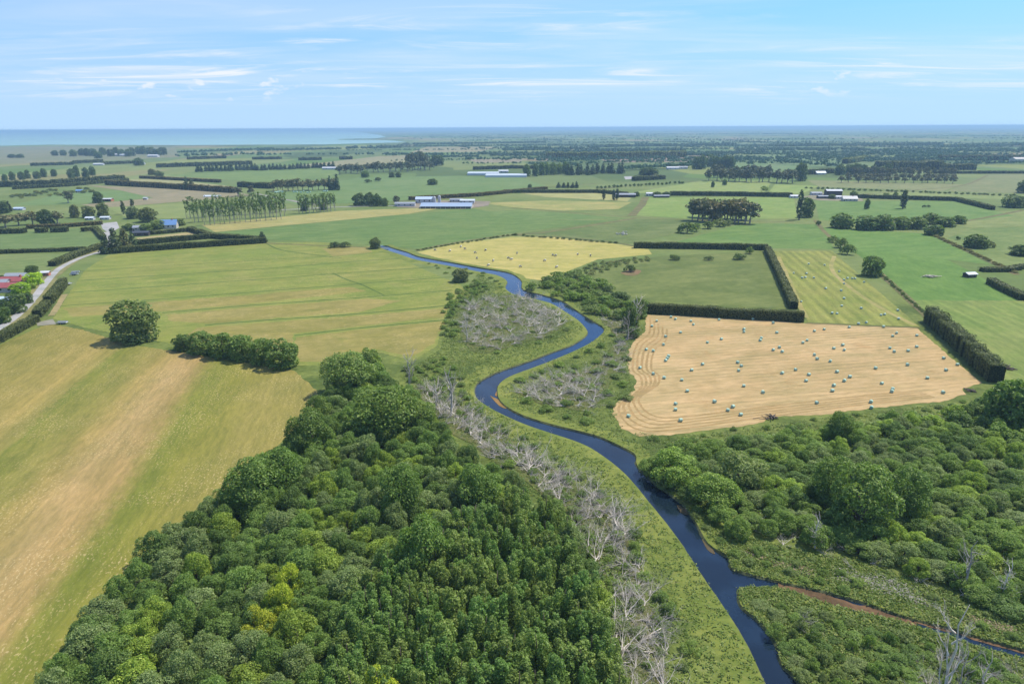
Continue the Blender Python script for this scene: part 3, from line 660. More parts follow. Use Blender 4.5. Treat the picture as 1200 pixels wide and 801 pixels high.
def tree_at(name, kind, loc, h, wd, label, cat, group=None, col=(1, 1, 1), lod=None, trunk=True):
    d = (Vector(loc)-Vector((0, 0, H))).length
    if lod is None: lod = 0 if d < 250 else 1 if d < 620 else 2
    tm, cm, Hh, W = proto(kind, lod, random.randrange(NV[kind]))
    o = empty(name, loc, random.uniform(0, 6.28), (wd/W, wd/W*random.uniform(.92, 1.08), h/Hh))
    tag(o, label, cat, group)
    c = link('crown' if kind != 'bush' else 'foliage', cm, None, o); j = random.uniform(.88, 1.12)
    c.color = (col[0]*j, col[1]*j, col[2]*j, 1)
    if trunk: link('trunk' if kind != 'bush' else 'stem', tm, None, o)
    return o
GREY, DARK, BRIGHT, YEL, BLUE, WARM = (1.15, 1.05, 1.35), (.62, .66, .7), (1.25, 1.28, .8), (2.3, 2.0, .75), (.95, 1.05, 1.55), (1.3, 1.05, .9)
def T(name, kind, x, y, hp, wp, label, cat='tree', group=None, col=(1, 1, 1)):
    p = P(x, y); m = mpp(p); dep = math.atan2(H, math.hypot(p.x, p.y))
    hm = hp*m/math.cos(dep)
    if kind in ('round', 'bush', 'willow'): hm = max(hm*.9, wp*m*.35)
    tree_at(name, kind, p, hm, wp*m, label, cat, group, col)

# ------------------------------------------------------------------ woods near the camera
def pick(c, p): return random.choices(c, p)[0]
Z5 = 5.0
W1 = G([(368, 520), (372, 470), (400, 440), (440, 425), (475, 455), (505, 485), (535, 515), (575, 545), (615, 570), (650, 595), (676, 640), (698, 700), (716, 760), (728, 830), (735, 900), (-30, 900), (25, 815), (70, 765), (115, 700), (185, 628), (245, 590), (300, 548), (345, 510)], Z5)
PL = G([(420, 690), (470, 640), (530, 615), (600, 585), (650, 600), (676, 645), (698, 700), (716, 760), (728, 830), (735, 900), (370, 900), (400, 760)], Z5)
NPL = np.array([(p.x, p.y) for p in PL])
WL = {'green': ('leafy mid-green willow crowded in the wood left of the river', (.92, 1.05, .9)), 'dark': ('dark green willow sunk among paler crowns in the wood left of the river', (.68, .78, .72)), 'grey': ('grey-green willow with a dusty rounded crown in the wood left of the river', (1.10, 1.08, 1.45)), 'light': ('fresh light-green willow in the wood left of the river', (1.35, 1.35, .8))}
pts = scatter(W1, 4.3, 9000, avoid=[NPL])
pts = pts[pts[:, 1] > 62]
print('left wood', len(pts))
for p in pts[:300]:
    k = pick(['green', 'dark', 'grey', 'light'], [.42, .2, .23, .15]); hh = random.uniform(5.0, 8.6)
    wdt = random.uniform(5.2, 8.4)
    tree_at('willow_tree', 'willow', (p[0], p[1], 0), hh, wdt, WL[k][0], 'tree', 'willows of the left wood', WL[k][1])
pts = scatter(PL, 3.1, 9000); pts = pts[pts[:, 1] > 62]
print('plantation', len(pts))
for p in pts[:300]:
    tree_at('young_willow_tree', 'plume', (p[0], p[1], 0), random.uniform(8.5, 11.5), random.uniform(4.0, 5.6), 'upright bright-green willow with feathery top in the even stand beside the bleached dead wood', 'tree', 'even stand of upright willows', (.98*random.uniform(.85, 1.1), 1.06, .92))
for x, y, hp, wp, lab, c in ((341, 680, 28, 34, 'small lime-green willow highest of the lime ones in the left wood', YEL), (331, 702, 28, 36, 'lime-green willow between two other lime ones in the left wood', YEL), (306, 728, 26, 42, 'golden-green spreading bush lowest of the lime ones inside the left wood', (2.0, 1.6, .6)), (446, 812, 34, 50, 'rounded lime-green crown cut by the bottom edge of the photo', YEL)):
    T('lime_willow', 'willow', x, y+26, hp+22, wp, lab, 'tree', None, c)
for x, y, hp, wp, lab, c in ((408, 462, 54, 66, 'tall spreading willow at the field corner on top of the left wood', (.95, 1, .9)), (434, 440, 38, 30, 'small rounded willow peeking up behind the tall one at the field corner', (1.05, 1.05, 1)), (452, 512, 66, 88, 'broadest leafy willow at the upper end of the left wood', (1, 1.08, .85)), (492, 506, 42, 46, 'medium willow right of the broadest one at the upper end of the wood', (1.02, 1.05, .95)), (374, 500, 40, 36, 'low willow at the corner of the striped field', (.95, 1, .85)), (366, 535, 60, 56, 'large willow on the wood edge against the striped field', (.86, .95, .8)), (300, 600, 66, 70, 'big dark-gapped willow bulging from the wood edge into the striped field', (.84, .96, .78))):
    T('tall_willow', 'round', x, y, hp, wp, lab, 'tree', None, c)
for x, y, hp, wp, lab in ((470, 585, 60, 60, 'tall broad willow rising above the upper middle of the left wood'), (330, 560, 55, 60, 'tall round willow rising near the left edge of the wood'), (500, 660, 70, 66, 'tall dark-sided willow rising at the top of the even stand'), (560, 575, 48, 56, 'rounded willow near the dead wood at the right edge of the left wood')):
    T('tall_willow', 'round', x, y+22, hp+8, wp, lab, 'tree', None, (.86, 1, .8))
# scrub on the right bank
W2 = G([(752, 548), (800, 528), (860, 515), (930, 508), (1000, 498), (1080, 486), (1150, 476), (1260, 465), (1330, 560), (1300, 730), (1200, 718), (1130, 690), (1060, 668), (990, 640), (930, 622), (885, 630), (850, 618), (815, 592), (775, 565)], 1.5)
SL = {'g': ('leafy green willow bush in the scrub right of the river', (1.0, 1.1, .85)), 'd': ('dark green bush in the scrub right of the river', (.7, .82, .72)), 'y': ('greyish willow bush in the scrub right of the river', (1.08, 1.06, 1.3)), 'l': ('light yellowish-green bush in the scrub right of the river', (1.35, 1.4, .8))}
pts = scatter(W2, 3.9, 9000); print('scrub', len(pts))
for p in pts[:300]:
    k = pick(['g', 'd', 'y', 'l'], [.45, .18, .24, .13])
    tree_at('willow_bush', 'willow', (p[0], p[1], 0), random.uniform(2.8, 5.6), random.uniform(4.6, 7.8), SL[k][0], 'bush', 'bushes of the right bank scrub', SL[k][1])
for x, y, hp, wp, lab, kd, c in ((982, 515, 36, 34, 'round dark tree standing at the lower edge of the straw field', 'round', (.8, .9, .75)), (1183, 497, 62, 62, 'big dark tree at the foot of the tall clipped hedge', 'round', (.72, .86, .68)), (1215, 500, 60, 60, 'dark tree cut by the right edge beside the tall hedge foot', 'round', (.72, .84, .7)), (1005, 620, 84, 80, 'tallest willow in the middle of the right bank scrub', 'round', (.88, .98, .82)), (1060, 605, 62, 66, 'tall willow right of the tallest one in the scrub', 'round', (.8, .94, .76)), (975, 590, 60, 54, 'tall willow left of the tallest one in the scrub', 'round', (.9, 1, .8)), (865, 570, 48, 58, 'grey-topped willow clump above the river bend', 'willow', (1.05, 1.0, 1.2)), (790, 562, 38, 60, 'bright willow clump at the river edge below the straw field', 'willow', (1.1, 1.2, .8)), (835, 590, 40, 60, 'bright leafy bush right beside the river below the straw field', 'willow', (1.1, 1.2, .8))):
    T('bank_willow', kd, x, y, hp, wp, lab, 'tree', None, c)
# island between river and stream
W3 = G([(885, 702), (925, 706), (975, 718), (1030, 736), (1085, 752), (1150, 772), (1230, 800), (1260, 900), (1000, 900), (955, 820), (925, 765), (900, 725)], .8)
pts = scatter(W3, 2.5, 6000); print('island', len(pts))
for p in pts[:300]:
    k = pick([((1.0, 1.1, .85), 'low green bush on the spit between river and stream'), ((1.1, 1.05, 1.25), 'low greyish bush on the spit between river and stream'), ((.75, .88, .72), 'low dark bush on the spit between river and stream')], [.4, .33, .27])
    tree_at('low_bush', 'bush', (p[0], p[1], 0), random.choice([random.uniform(.8, 1.6), random.uniform(1.2, 3.4)]), random.uniform(2.0, 4.8), k[1], 'bush', 'bushes on the spit', k[0])
# shrubs along the upper river, in the loops and between the dead trees
def bushes(poly, mind, n, h, wd, label, group, cols, mx=80, name='riverside_bush'):
    pp = scatter(G(poly), mind, n, avoid=[NRIV, NTRIB])
    for p in pp[:mx]:
        s = random.uniform(.7, 1.25); tree_at(name, 'bush', (p[0], p[1], 0), h*s, wd*s*random.uniform(.9, 1.2), label, 'bush', group, random.choice(cols))
GC = [(1, 1.08, .85), (.85, .95, .75), (1.1, 1.15, .85), (1.0, .98, 1.1)]
bushes([(622, 340), (640, 327), (668, 320), (690, 325), (715, 340), (728, 355), (745, 360), (735, 372), (715, 378), (690, 366), (665, 352)], 4.2, 900, 4.2, 7.5, 'leafy willow bush on the river bank opposite the dead tree thicket', 'bushes opposite the thicket', GC, 60)
bushes([(712, 392), (735, 385), (738, 420), (742, 445), (735, 470), (715, 490), (690, 500), (640, 490), (600, 470), (600, 450), (650, 428)], 6.5, 600, 1.8, 4.2, 'small green bush in the river bend beside the straw field', 'bushes in the bend', GC, 45)
bushes([(525, 345), (560, 330), (575, 335), (560, 350), (535, 368), (530, 400), (520, 400), (518, 372)], 4.5, 500, 2.2, 4.5, 'small green bush between the drained meadow and the dead tree thicket', 'bushes beside the thicket', GC, 40)
bushes([(530, 400), (540, 350), (600, 345), (650, 360), (670, 385), (620, 410), (560, 420)], 7, 500, 1.2, 3.2, 'low bush half hidden among the grey deadwood of the inner loop', 'bushes in the thicket', GC, 40)
bushes([(470, 435), (520, 420), (540, 440), (548, 470), (590, 500), (640, 530), (690, 560), (735, 610), (770, 680), (800, 740), (830, 800), (740, 800), (715, 720), (690, 650), (650, 590), (590, 540), (520, 480)], 3.6, 3500, 1.7, 3.2, 'low green bush among the fallen trees on the left river bank', 'bushes on the left bank', GC, 190, 'bank_bush')
bushes([(860, 628), (900, 640), (960, 660), (1010, 680), (990, 695), (930, 680), (880, 664), (845, 640), (800, 592), (815, 590)], 3.4, 800, 1.3, 2.6, 'small bush on the bank above the stream mouth', 'bushes above the stream', GC, 60)
bushes([(1090, 700), (1200, 724), (1260, 740), (1260, 765), (1200, 752), (1110, 726)], 3.2, 500, 1.2, 2.4, 'small bush along the far side of the stream', 'bushes along the stream', GC, 50)
bushes([(488, 300), (540, 312), (585, 325), (590, 340), (560, 335), (520, 322)], 7, 300, 1.2, 3.5, 'small rough bush beside the upper river', 'bushes beside the upper river', GC, 20)
bushes([(676, 318), (700, 308), (740, 303), (762, 301), (764, 306), (720, 314), (690, 324)], 3.6, 500, 1.7, 4.0, 'grey-green shrub in the thicket below the yellow field', 'shrubs below the yellow field', [(1.3, 1.05, 1.5), (1, .95, 1)], 60)
bushes([(744, 508), (790, 511), (880, 500), (960, 490), (1080, 480), (1130, 468), (1130, 478), (960, 500), (860, 512), (760, 530)], 5, 500, 1.2, 3.0, 'small bush in the grass strip under the straw field', 'bushes under the straw field', GC, 40)

# ------------------------------------------------------------------ dead trees
def stem(v, f, base, az, el, length, rad, rng, depth):
    p = Vector(base); d = Vector((math.cos(az)*math.cos(el), math.sin(az)*math.cos(el), math.sin(el))); n = 5
    path, rr = [p.copy()], [rad]
    for i in range(n):
        d = (d+Vector(rng.normal(size=3))*.2+Vector((0, 0, .03 if depth else -.01))).normalized(); p = p+d*length/n
        if p.z < .12: p.z = .12; d.z = abs(d.z)*.4
        path.append(p.copy()); rr.append(rad*(1-(i+1)/n*.82))
    tube(v, f, path, rr, 4 if depth == 0 else 3)
    if depth < 2:
        nb = (8, 4)[depth]
        for k in range(nb):
            t = rng.uniform(.22, .98); i = min(n-1, int(t*n)); q = path[i].lerp(path[i+1], t*n-i)
            stem(v, f, q, az+rng.normal()*.75, min(1.3, el+rng.normal()*.45+.12), length*rng.uniform(.22, .5), max(.014, rr[i]*.5), rng, depth+1)
def deadproto(var, standing):
    rng = np.random.default_rng(900+var+100*standing); parts = []
    n = 7 if standing else int(rng.integers(5, 8))
    for k in range(n):
        v, f = [], []
        if standing: stem(v, f, (.1*math.sin(k), .1*math.cos(k), .9+.62*k), rng.uniform(0, 6.28), rng.uniform(.55, 1.15), rng.uniform(2.0, 3.6)*(1-.06*k), .075, rng, 0)
        else: stem(v, f, (rng.normal()*.2, rng.normal()*.2, .3), rng.normal()*.85, rng.uniform(.02, .5), rng.uniform(3, 7.5), rng.uniform(.055, .105), rng, 0)
        parts.append(mesh('branch', v, f, True))
    v, f = [], []
    if standing: tube(v, f, [(0, 0, -.2), (.22, .1, 1.2), (-.05, .32, 2.5), (.3, .1, 3.9), (.15, -.2, 5.2), (.5, .1, 6.4)], [.2, .16, .13, .09, .06, .02], 5)
    else: tube(v, f, [(-.9, rng.normal()*.2, .1), (-.2, 0, .3), (.6, .05, .42), (1.6, rng.normal()*.2, .5)], [.16, .14, .11, .06], 6)
    tr = mesh('trunk', v, f, True)
    for m_ in parts+[tr]: m_.materials.append(M['dead'])
    return tr, parts
DP = [deadproto(i, False) for i in range(8)]; DS = [deadproto(i, True) for i in range(4)]
def dead(loc, rz, sc, label, group, standing=False, col=None, zs=1):
    tr, parts = random.choice(DS if standing else DP); o = empty('dead_tree', loc, rz, (sc*zs, sc*zs, sc)); tag(o, label, 'dead tree', group)
    j = random.uniform(.72, 1.25); c = (j, j*.985, j*.97, 1)
    for me, nm in [(tr, 'trunk')]+[(q, 'branch') for q in parts]:
        link(nm, me, None, o).color = c
def deadfield(poly, mind, n, sc, label, group, az=None, mx=60, jit=.7):
    for p in scatter(G(poly), mind, n, avoid=[NRIV, NTRIB])[:mx]:
        dead((p[0], p[1], 0), (az+random.gauss(0, jit)) if az is not None else random.uniform(0, 6.28), random.uniform(*sc), label, group)
deadfield([(545, 402), (532, 375), (556, 356), (590, 345), (625, 350), (648, 362), (662, 380), (640, 394), (610, 402), (585, 412), (560, 415)], 3.6, 3500, (.8, 1.4), 'bleached fallen tree in the dense grey thicket inside the river loop', 'fallen trees in the river loop', None, 90)
deadfield([(607, 462), (625, 452), (655, 440), (690, 432), (700, 445), (705, 462), (690, 482), (660, 478), (630, 472)], 3.6, 1800, (.7, 1.25), 'bleached fallen tree in the bend between river and straw field', 'fallen trees in the bend', None, 50)
deadfield([(690, 432), (722, 404), (734, 396), (732, 420), (715, 440), (700, 445)], 4.4, 600, (.6, 1.0), 'grey fallen tree along the grassy edge beside the straw field', 'fallen trees by the straw field', None, 14)
deadfield([(703, 372), (716, 366), (740, 384), (742, 396), (725, 396)], 3.5, 600, (.6, .95), 'grey fallen tree heaped beside the dark shrubs at the straw field corner', 'fallen trees at the field corner', None, 12)
band = [(495, 470), (505, 455), (535, 470), (560, 492), (600, 515), (640, 540), (680, 570), (722, 600), (745, 650), (765, 700), (775, 750), (790, 800), (800, 880), (735, 880), (728, 801), (716, 740), (700, 680), (680, 630), (650, 590), (600, 552), (550, 520), (510, 490)]
deadfield(band, 2.5, 6000, (.6, 1.3), 'silvery fallen tree in the tangle between the left wood and the river', 'fallen trees beside the left wood', math.radians(55), 120, 1.0)
for x, y, hp, lab in ((481, 454, 46, 'bare grey multi-stemmed dead tree standing at the upper edge of the left wood'), (528, 488, 62, 'tall thin dead tree standing left of the river bend'), (512, 480, 40, 'shorter dead tree standing left of the tall thin one by the river bend'), (447+100, 398, 30, 'small white dead tree at the near edge of the loop thicket'), (955, 642, 46, 'thin bare tree standing at the near edge of the right scrub'), (1128, 690, 66, 'white bare tree standing in the right scrub above the stream'), (1175, 705, 56, 'bare grey tree standing right of the white one above the stream'), (1098, 835, 150, 'tall grey dead tree rising from the bottom edge right of the stream'), (1120, 830, 90, 'grey twiggy dead tree beside the tall one at the bottom right'), (1150, 815, 60, 'small grey dead tree near the bottom right corner'), (735, 398, 34, 'grey bare tree leaning by the straw field edge'), (746, 386, 40, 'dead tree against dark shrubs at the top left corner of the straw field')):
    p = P(x, y); m = mpp(p); hm = hp*m*1.1; dead(p, random.uniform(0, 6.28), hm/6.8, lab, None, True, zs=.55 if hp > 80 else .8)
deadfield([(1060, 800), (1090, 765), (1200, 785), (1240, 830), (1080, 850)], 2.2, 500, (.4, .7), 'grey twiggy fallen tree on the spit at the bottom right', 'fallen trees on the spit', None, 20)
deadfield([(905, 620), (960, 635), (1060, 665), (1150, 690), (1180, 712), (1080, 690), (960, 660), (900, 640)], 5, 500, (.35, .65), 'small grey fallen tree between the right scrub and the stream', 'fallen trees above the stream', None, 16)
for x, y, rz, lab in ((690, 563, .3, 'single white fallen trunk lying apart in the bank grass'), (545, 486, .5, 'white fallen log pointing at the river bend'), (556, 472, .1, 'pale fallen tree heap at the water edge of the bend'), (935, 735, -.6, 'pale curved fallen trunk lying on the spit'), (885, 622, -.5, 'short white log on the bank above the stream mouth')):
    dead(P(x, y), rz, .6, lab, None)

# ------------------------------------------------------------------ sedge and rough grass (uncountable)
def tufts(name, polys, n, h, label, cat='grass', mat='tussock', wide=1.):
    out = []
    for poly, k in polys:
        c = scatter(G(poly), 0, int(n*k), avoid=[NRIV, NTRIB])
        m_ = len(c)
        for j in range(5):
            p = np.stack([c[:, 0]+R.normal(size=m_)*h*.8, c[:, 1]+R.normal(size=m_)*h*.8, R.uniform(.08, 1., m_)*h], 1)
            nr = R.normal(size=(m_, 3))*.55+np.array((0, 0, 1.)); nr /= np.linalg.norm(nr, axis=1)[:, None]
            t = np.cross(nr, R.normal(size=(m_, 3))); t /= np.linalg.norm(t, axis=1)[:, None]; b_ = np.cross(nr, t); q = h*R.uniform(.5, 1.3, m_)[:, None]
            V = np.stack([p-t*q*.8, p-b_*q*.35, p+t*q*.8, p+b_*q*.35], 1); V[:, :, 2] = np.maximum(V[:, :, 2], .015)
            out.append(V)
    me = quads(name, np.concatenate(out)); o = link(name, me, M[mat]); tag(o, label, cat, None, 'stuff'); return o
LBK = [(560, 320), (600, 345), (650, 360), (685, 385), (668, 402), (600, 430), (560, 447), (550, 457), (560, 472), (620, 502), (680, 522), (730, 556), (800, 640), (850, 717), (895, 801), (930, 900), (735, 900), (725, 800), (700, 690), (670, 620), (600, 560), (500, 480), (470, 440), (515, 410), (530, 360)]
RBK = [(612, 330), (640, 330), (690, 330), (735, 355), (755, 385), (738, 405), (738, 440), (742, 458), (718, 478), (730, 505), (790, 512), (960, 490), (1100, 474), (1130, 478), (1000, 500), (830, 530), (760, 560), (745, 530), (700, 510), (600, 478), (585, 455), (640, 425), (690, 404), (708, 385), (660, 350)]
IBK = [(800, 589), (850, 620), (900, 636), (1000, 655), (1100, 690), (1200, 720), (1280, 740), (1280, 900), (980, 900), (915, 770), (868, 705), (860, 665)]
tufts('sedge', [(LBK, 1.), (RBK, .8), (IBK, .9)], 42000, .36, 'tufted green sedge covering the river banks')
M['reed'] = foliage('dry reed', (.15, .13, .06, 1), (.24, .20, .10, 1), (.34, .27, .14, 1), .3)
tufts('dry_reed', [([(940, 716), (985, 724), (1000, 735), (960, 735)], 1.), ([(945, 750), (975, 760), (985, 775), (950, 768)], 1.), ([(1025, 722), (1090, 738), (1140, 758), (1080, 752)], 1.), ([(880, 640), (960, 655), (985, 672), (900, 655)], 1.), ([(1060, 690), (1150, 708), (1200, 735), (1120, 720)], 1.), ([(695, 620), (725, 640), (745, 700), (735, 780), (715, 700)], .8)], 1100, .5, 'dry tan reed clumps scattered beside the stream and dead trees')
tufts('undergrowth', [([(400, 530), (400, 480), (440, 445), (505, 500), (575, 560), (640, 610), (685, 700), (710, 830), (720, 900), (60, 900), (165, 700), (285, 600)], 1.)], 16000, 1.1, 'green undergrowth between the trunks of the left wood', 'undergrowth', 'leaf')
tufts('undergrowth', [([(752, 548), (860, 515), (1000, 498), (1150, 476), (1260, 465), (1330, 560), (1300, 730), (1130, 690), (990, 640), (850, 618)], 1.)], 14000, .8, 'green undergrowth between the bushes of the right bank scrub', 'undergrowth', 'leaf')

# ------------------------------------------------------------------ hedges
def hedge(path, h, wd, label, col=(1, 1, 1), mat='leaf_hedge', name='hedge', group=None, rag=.10, z=0):
    g = [Vector((p.x, p.y, 0)) for p in (P(x, y) for x, y in path)]
    seg = []
    for a, c in zip(g[:-1], g[1:]):
        n = max(2, int((c-a).length/1.6)); seg += [a.lerp(c, k/n) for k in range(n)]
    seg.append(g[-1]); org = g[0]; n = len(seg)
    dist = (sum(seg, Vector())/n-Vector((0, 0, H))).length
    leaf = .30*max(1., dist/260.)
    hs = [h*(1+random.uniform(-rag, rag)) for _ in seg]; ws = [wd*(1+random.uniform(-rag, rag)) for _ in seg]
    for q in range(2): hs = [(hs[max(0, i-1)]+hs[i]+hs[min(n-1, i+1)])/3 for i in range(n)]
    o = empty(name, org); tag(o, label, 'hedge', group)
    v, f = [], []; C, D, Nn = [], [], []
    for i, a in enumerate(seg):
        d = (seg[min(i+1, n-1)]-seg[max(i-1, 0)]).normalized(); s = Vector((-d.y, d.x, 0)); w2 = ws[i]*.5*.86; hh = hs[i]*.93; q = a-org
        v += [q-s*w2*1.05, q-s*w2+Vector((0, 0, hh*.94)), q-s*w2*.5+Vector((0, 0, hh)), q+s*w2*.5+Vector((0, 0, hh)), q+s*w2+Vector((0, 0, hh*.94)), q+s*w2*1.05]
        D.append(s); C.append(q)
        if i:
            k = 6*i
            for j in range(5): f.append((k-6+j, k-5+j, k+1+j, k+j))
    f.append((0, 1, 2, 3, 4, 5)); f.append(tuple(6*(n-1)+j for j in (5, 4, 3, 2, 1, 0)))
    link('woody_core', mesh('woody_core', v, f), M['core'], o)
    Ltot = sum((b_-a).length for a, b_ in zip(seg[:-1], seg[1:])); area = Ltot*(2*h+wd)+2*h*wd
    m_ = int(min(16000, 1.25*area/(leaf*leaf*.6))); Ca, Da = np.array(C), np.array(D); ha, wa = np.array(hs), np.array(ws)
    t = R.uniform(0, n-1.001, m_); i = t.astype(int); fr = (t-i)[:, None]
    p = Ca[i]*(1-fr)+Ca[i+1]*fr; s = Da[i]; hh = ha[i]*(1-fr[:, 0])+ha[i+1]*fr[:, 0]; w2 = (wa[i]*.5)
    u = R.uniform(0, 2*h+wd, m_); lft = u < h; rgt = u > h+wd; top = ~(lft | rgt)
    off = np.where(lft, -w2, np.where(rgt, w2, (u-h-wd/2)/wd*2*w2)); zz = np.where(lft, u/h*hh, np.where(rgt, (u-h-wd)/h*hh, hh))
    off = off*R.uniform(.9, 1.1, m_); zz = zz*R.uniform(.93, 1.06, m_)
    endm = R.uniform(size=m_) < (2*h*wd/area); e0 = R.uniform(size=m_) < .5
    p[endm & e0] = Ca[0]; p[endm & ~e0] = Ca[-1]; off[endm] = R.uniform(-.5, .5, endm.sum())*wd; zz[endm] = R.uniform(0, 1, endm.sum())*h
    p = p+s*off[:, None]; p[:, 2] = np.maximum(zz, .05)
    nr = np.where(lft[:, None], -s, np.where(rgt[:, None], s, np.array((0, 0, 1.))))+R.normal(size=(m_, 3))*.5; nr /= np.linalg.norm(nr, axis=1)[:, None]
    tt = np.cross(nr, R.normal(size=(m_, 3))); tt /= np.linalg.norm(tt, axis=1)[:, None]; bb = np.cross(nr, tt)
    sz = leaf*R.uniform(.6, 1.4, m_)[:, None]
    V = np.stack([p-tt*sz*.6, p-bb*sz*.45+nr*sz*.15, p+tt*sz*.6, p+bb*sz*.45+nr*sz*.15], 1)
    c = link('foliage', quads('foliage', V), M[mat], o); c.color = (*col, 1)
HD = [
 ([(-30, 415), (0, 400), (42, 377)], 3.6, 4.2, 'clipped dark hedge nearest the left edge along the gravel road'),
 ([(44, 372), (56, 359)], 3.8, 4.0, 'short middle section of the clipped hedge along the gravel road'),
 ([(57, 357), (76, 334)], 4.6, 4.0, 'farthest section of the clipped roadside hedge next to the white trailers'),
 ([(62, 312), (85, 302), (119, 290)], 3.4, 6, 'rounded bushy hedge on the far side of the gravel road'),
 ([(-40, 298.5), (100, 293.5)], 2.8, 4, 'long dark hedge between two pastures at the left edge'),
 ([(124, 297.5), (200, 292), (312, 284.5)], 4.6, 4.5, 'long dark hedge fronting the farmhouse garden'),
 ([(160, 287), (205, 283), (246, 279.5)], 4.2, 4, 'dark hedge inside the long garden hedge'),
 ([(172, 275.5), (222, 271)], 3.2, 3.5, 'dark hedge behind the dry garden lawn'),
 ([(222, 270.5), (248, 279), (310, 283.5)], 4.2, 4.5, 'slanting dark hedge closing the garden on the right'),
 ([(97, 271.5), (112, 269.5), (122, 281)], 3.6, 4, 'angled dark hedge at the corner of the upper left pasture'),
 ([(-10, 274), (30, 273)], 4.2, 7, 'thick dark hedge at the left edge behind the pasture'),
 ([(43, 272.5), (55, 272.3)], 4.6, 6, 'boxy clipped bush like a crown in the upper left pasture'),
 ([(61, 272), (79, 271.5)], 4.6, 7, 'longer boxy clipped bush in the upper left pasture'),
 ([(32, 268), (75, 266.5), (120, 263)], 3.4, 4, 'low brownish hedge behind the clipped boxy bushes'),
 ([(743, 290.5), (820, 291.5), (899, 293)], 4.4, 4, 'long dark hedge on the far side of the middle pasture'),
 ([(899, 294.5), (912, 322), (930, 362)], 4.0, 4, 'dark hedge running away between pasture and striped green field'),
 ([(757, 366.5), (800, 368.5), (870, 373), (941, 376.5)], 4.8, 4, 'long dark hedge along the top of the straw field'),
 ([(1089, 376), (1128, 412), (1166, 448)], 7.0, 5.5, 'tall clipped hedge along the right side of the straw field'),
 ([(1002, 232), (1120, 235.5), (1163, 246)], 4.6, 5, 'long dark bent hedge across the upper right pastures'),
 ([(1160, 332), (1175, 340), (1200, 352)], 3.4, 4.5, 'dark hedge at the right edge beside the little shed'),
 ([(1150, 318), (1180, 318), (1200, 314)], 2.6, 5, 'rough low hedge behind the little shed at the right edge'),
 ([(590, 226), (700, 226), (735, 229)], 4.5, 5, 'low dark hedge left of the sheds in the middle distance'),
 ([(785, 229), (850, 229.5), (928, 231)], 5.5, 6, 'long dark hedge right of the sheds in the middle distance'),
 ([(-60, 221), (60, 217.5), (145, 211)], 9, 9, 'tall dark shelterbelt crossing the left edge below the coast'),
 ([(15, 222), (80, 218.5), (150, 212)], 5, 6, 'lower dark hedge just in front of the tall left shelterbelt'),
 ([(125, 216.5), (200, 221), (275, 226)], 8, 6, 'bare-stemmed shelterbelt beyond the brown left field'),
 ([(165, 209), (258, 214)], 5, 6, 'dark hedge behind the bare-stemmed shelterbelt'),
 ([(280, 219), (320, 221)], 8, 7, 'dark belt running into the gum trees left of centre'),
 ([(36, 194.5), (86, 193)], 7, 8, 'short dark hedge on the far left plain'),
 ([(86, 192), (120, 190)], 8, 8, 'short dark hedge right of the other one on the far left plain'),
 ([(120, 193), (165, 191)], 7, 8, 'dark hedge left of the pale roof on the far left plain'),
 ([(184, 196.5), (295, 192.5)], 9, 9, 'long dark belt on the far left plain'),
 ([(220, 187), (265, 185.5)], 8, 9, 'short dark belt near the coastal wood'),
 ([(296, 187), (330, 186.5)], 7, 8, 'short dark hedge right of the coastal wood'),
 ([(350, 188), (377, 187.5)], 8, 8, 'small dark block of hedge in the far plain left of centre'),
 ([(398, 187), (413, 186.8)], 9, 8, 'smallest dark block of hedge in the far plain left of centre'),
 ([(555, 199), (600, 197.5), (640, 198)], 7, 8, 'dark hedge behind the white greenhouses'),
 ([(742, 212), (778, 210)], 7, 8, 'dark clipped hedge beside the pale yard'),
 ([(1095, 203.5), (1200, 203.5), (1260, 203)], 5, 6, 'long low dark hedge at the upper right'),
 ([(1028, 199), (1100, 198.5)], 17, 26, 'tall dark conifer block at the upper right'),
 ([(1100, 199), (1141, 199)], 12, 20, 'lower right end of the dark conifer block'),
 ([(1100, 188), (1195, 188)], 13, 16, 'dark belt along the far edge of the upper right pasture'),
 ([(480, 234.5), (560, 230), (640, 222)], 4.5, 6, 'bare brownish hedge behind the dairy sheds'),
 ([(938, 205), (975, 203)], 9, 9, 'dark hedge sheltering the white far farmhouses'),
 ([(990, 192), (1014, 188)], 12, 16, 'rounded light green hedge at the upper right'),
 ([(640, 186), (720, 186), (802, 184.5)], 19, 22, 'straight-topped green plantation belt in the far middle'),
]
for h in HD:
    lab = h[3]; c = (1, 1, 1)
    if 'brownish' in lab or 'bare' in lab: c = (1.5, 1.05, 1.1)
    if 'light green' in lab or 'plantation' in lab: c = (1.6, 1.6, 1.1)
    if 'tall clipped' in lab: c = (.95, 1.0, .9)
    hedge(h[0], h[1], h[2], lab, c, rag=.12 if h[1] < 6 else .2)

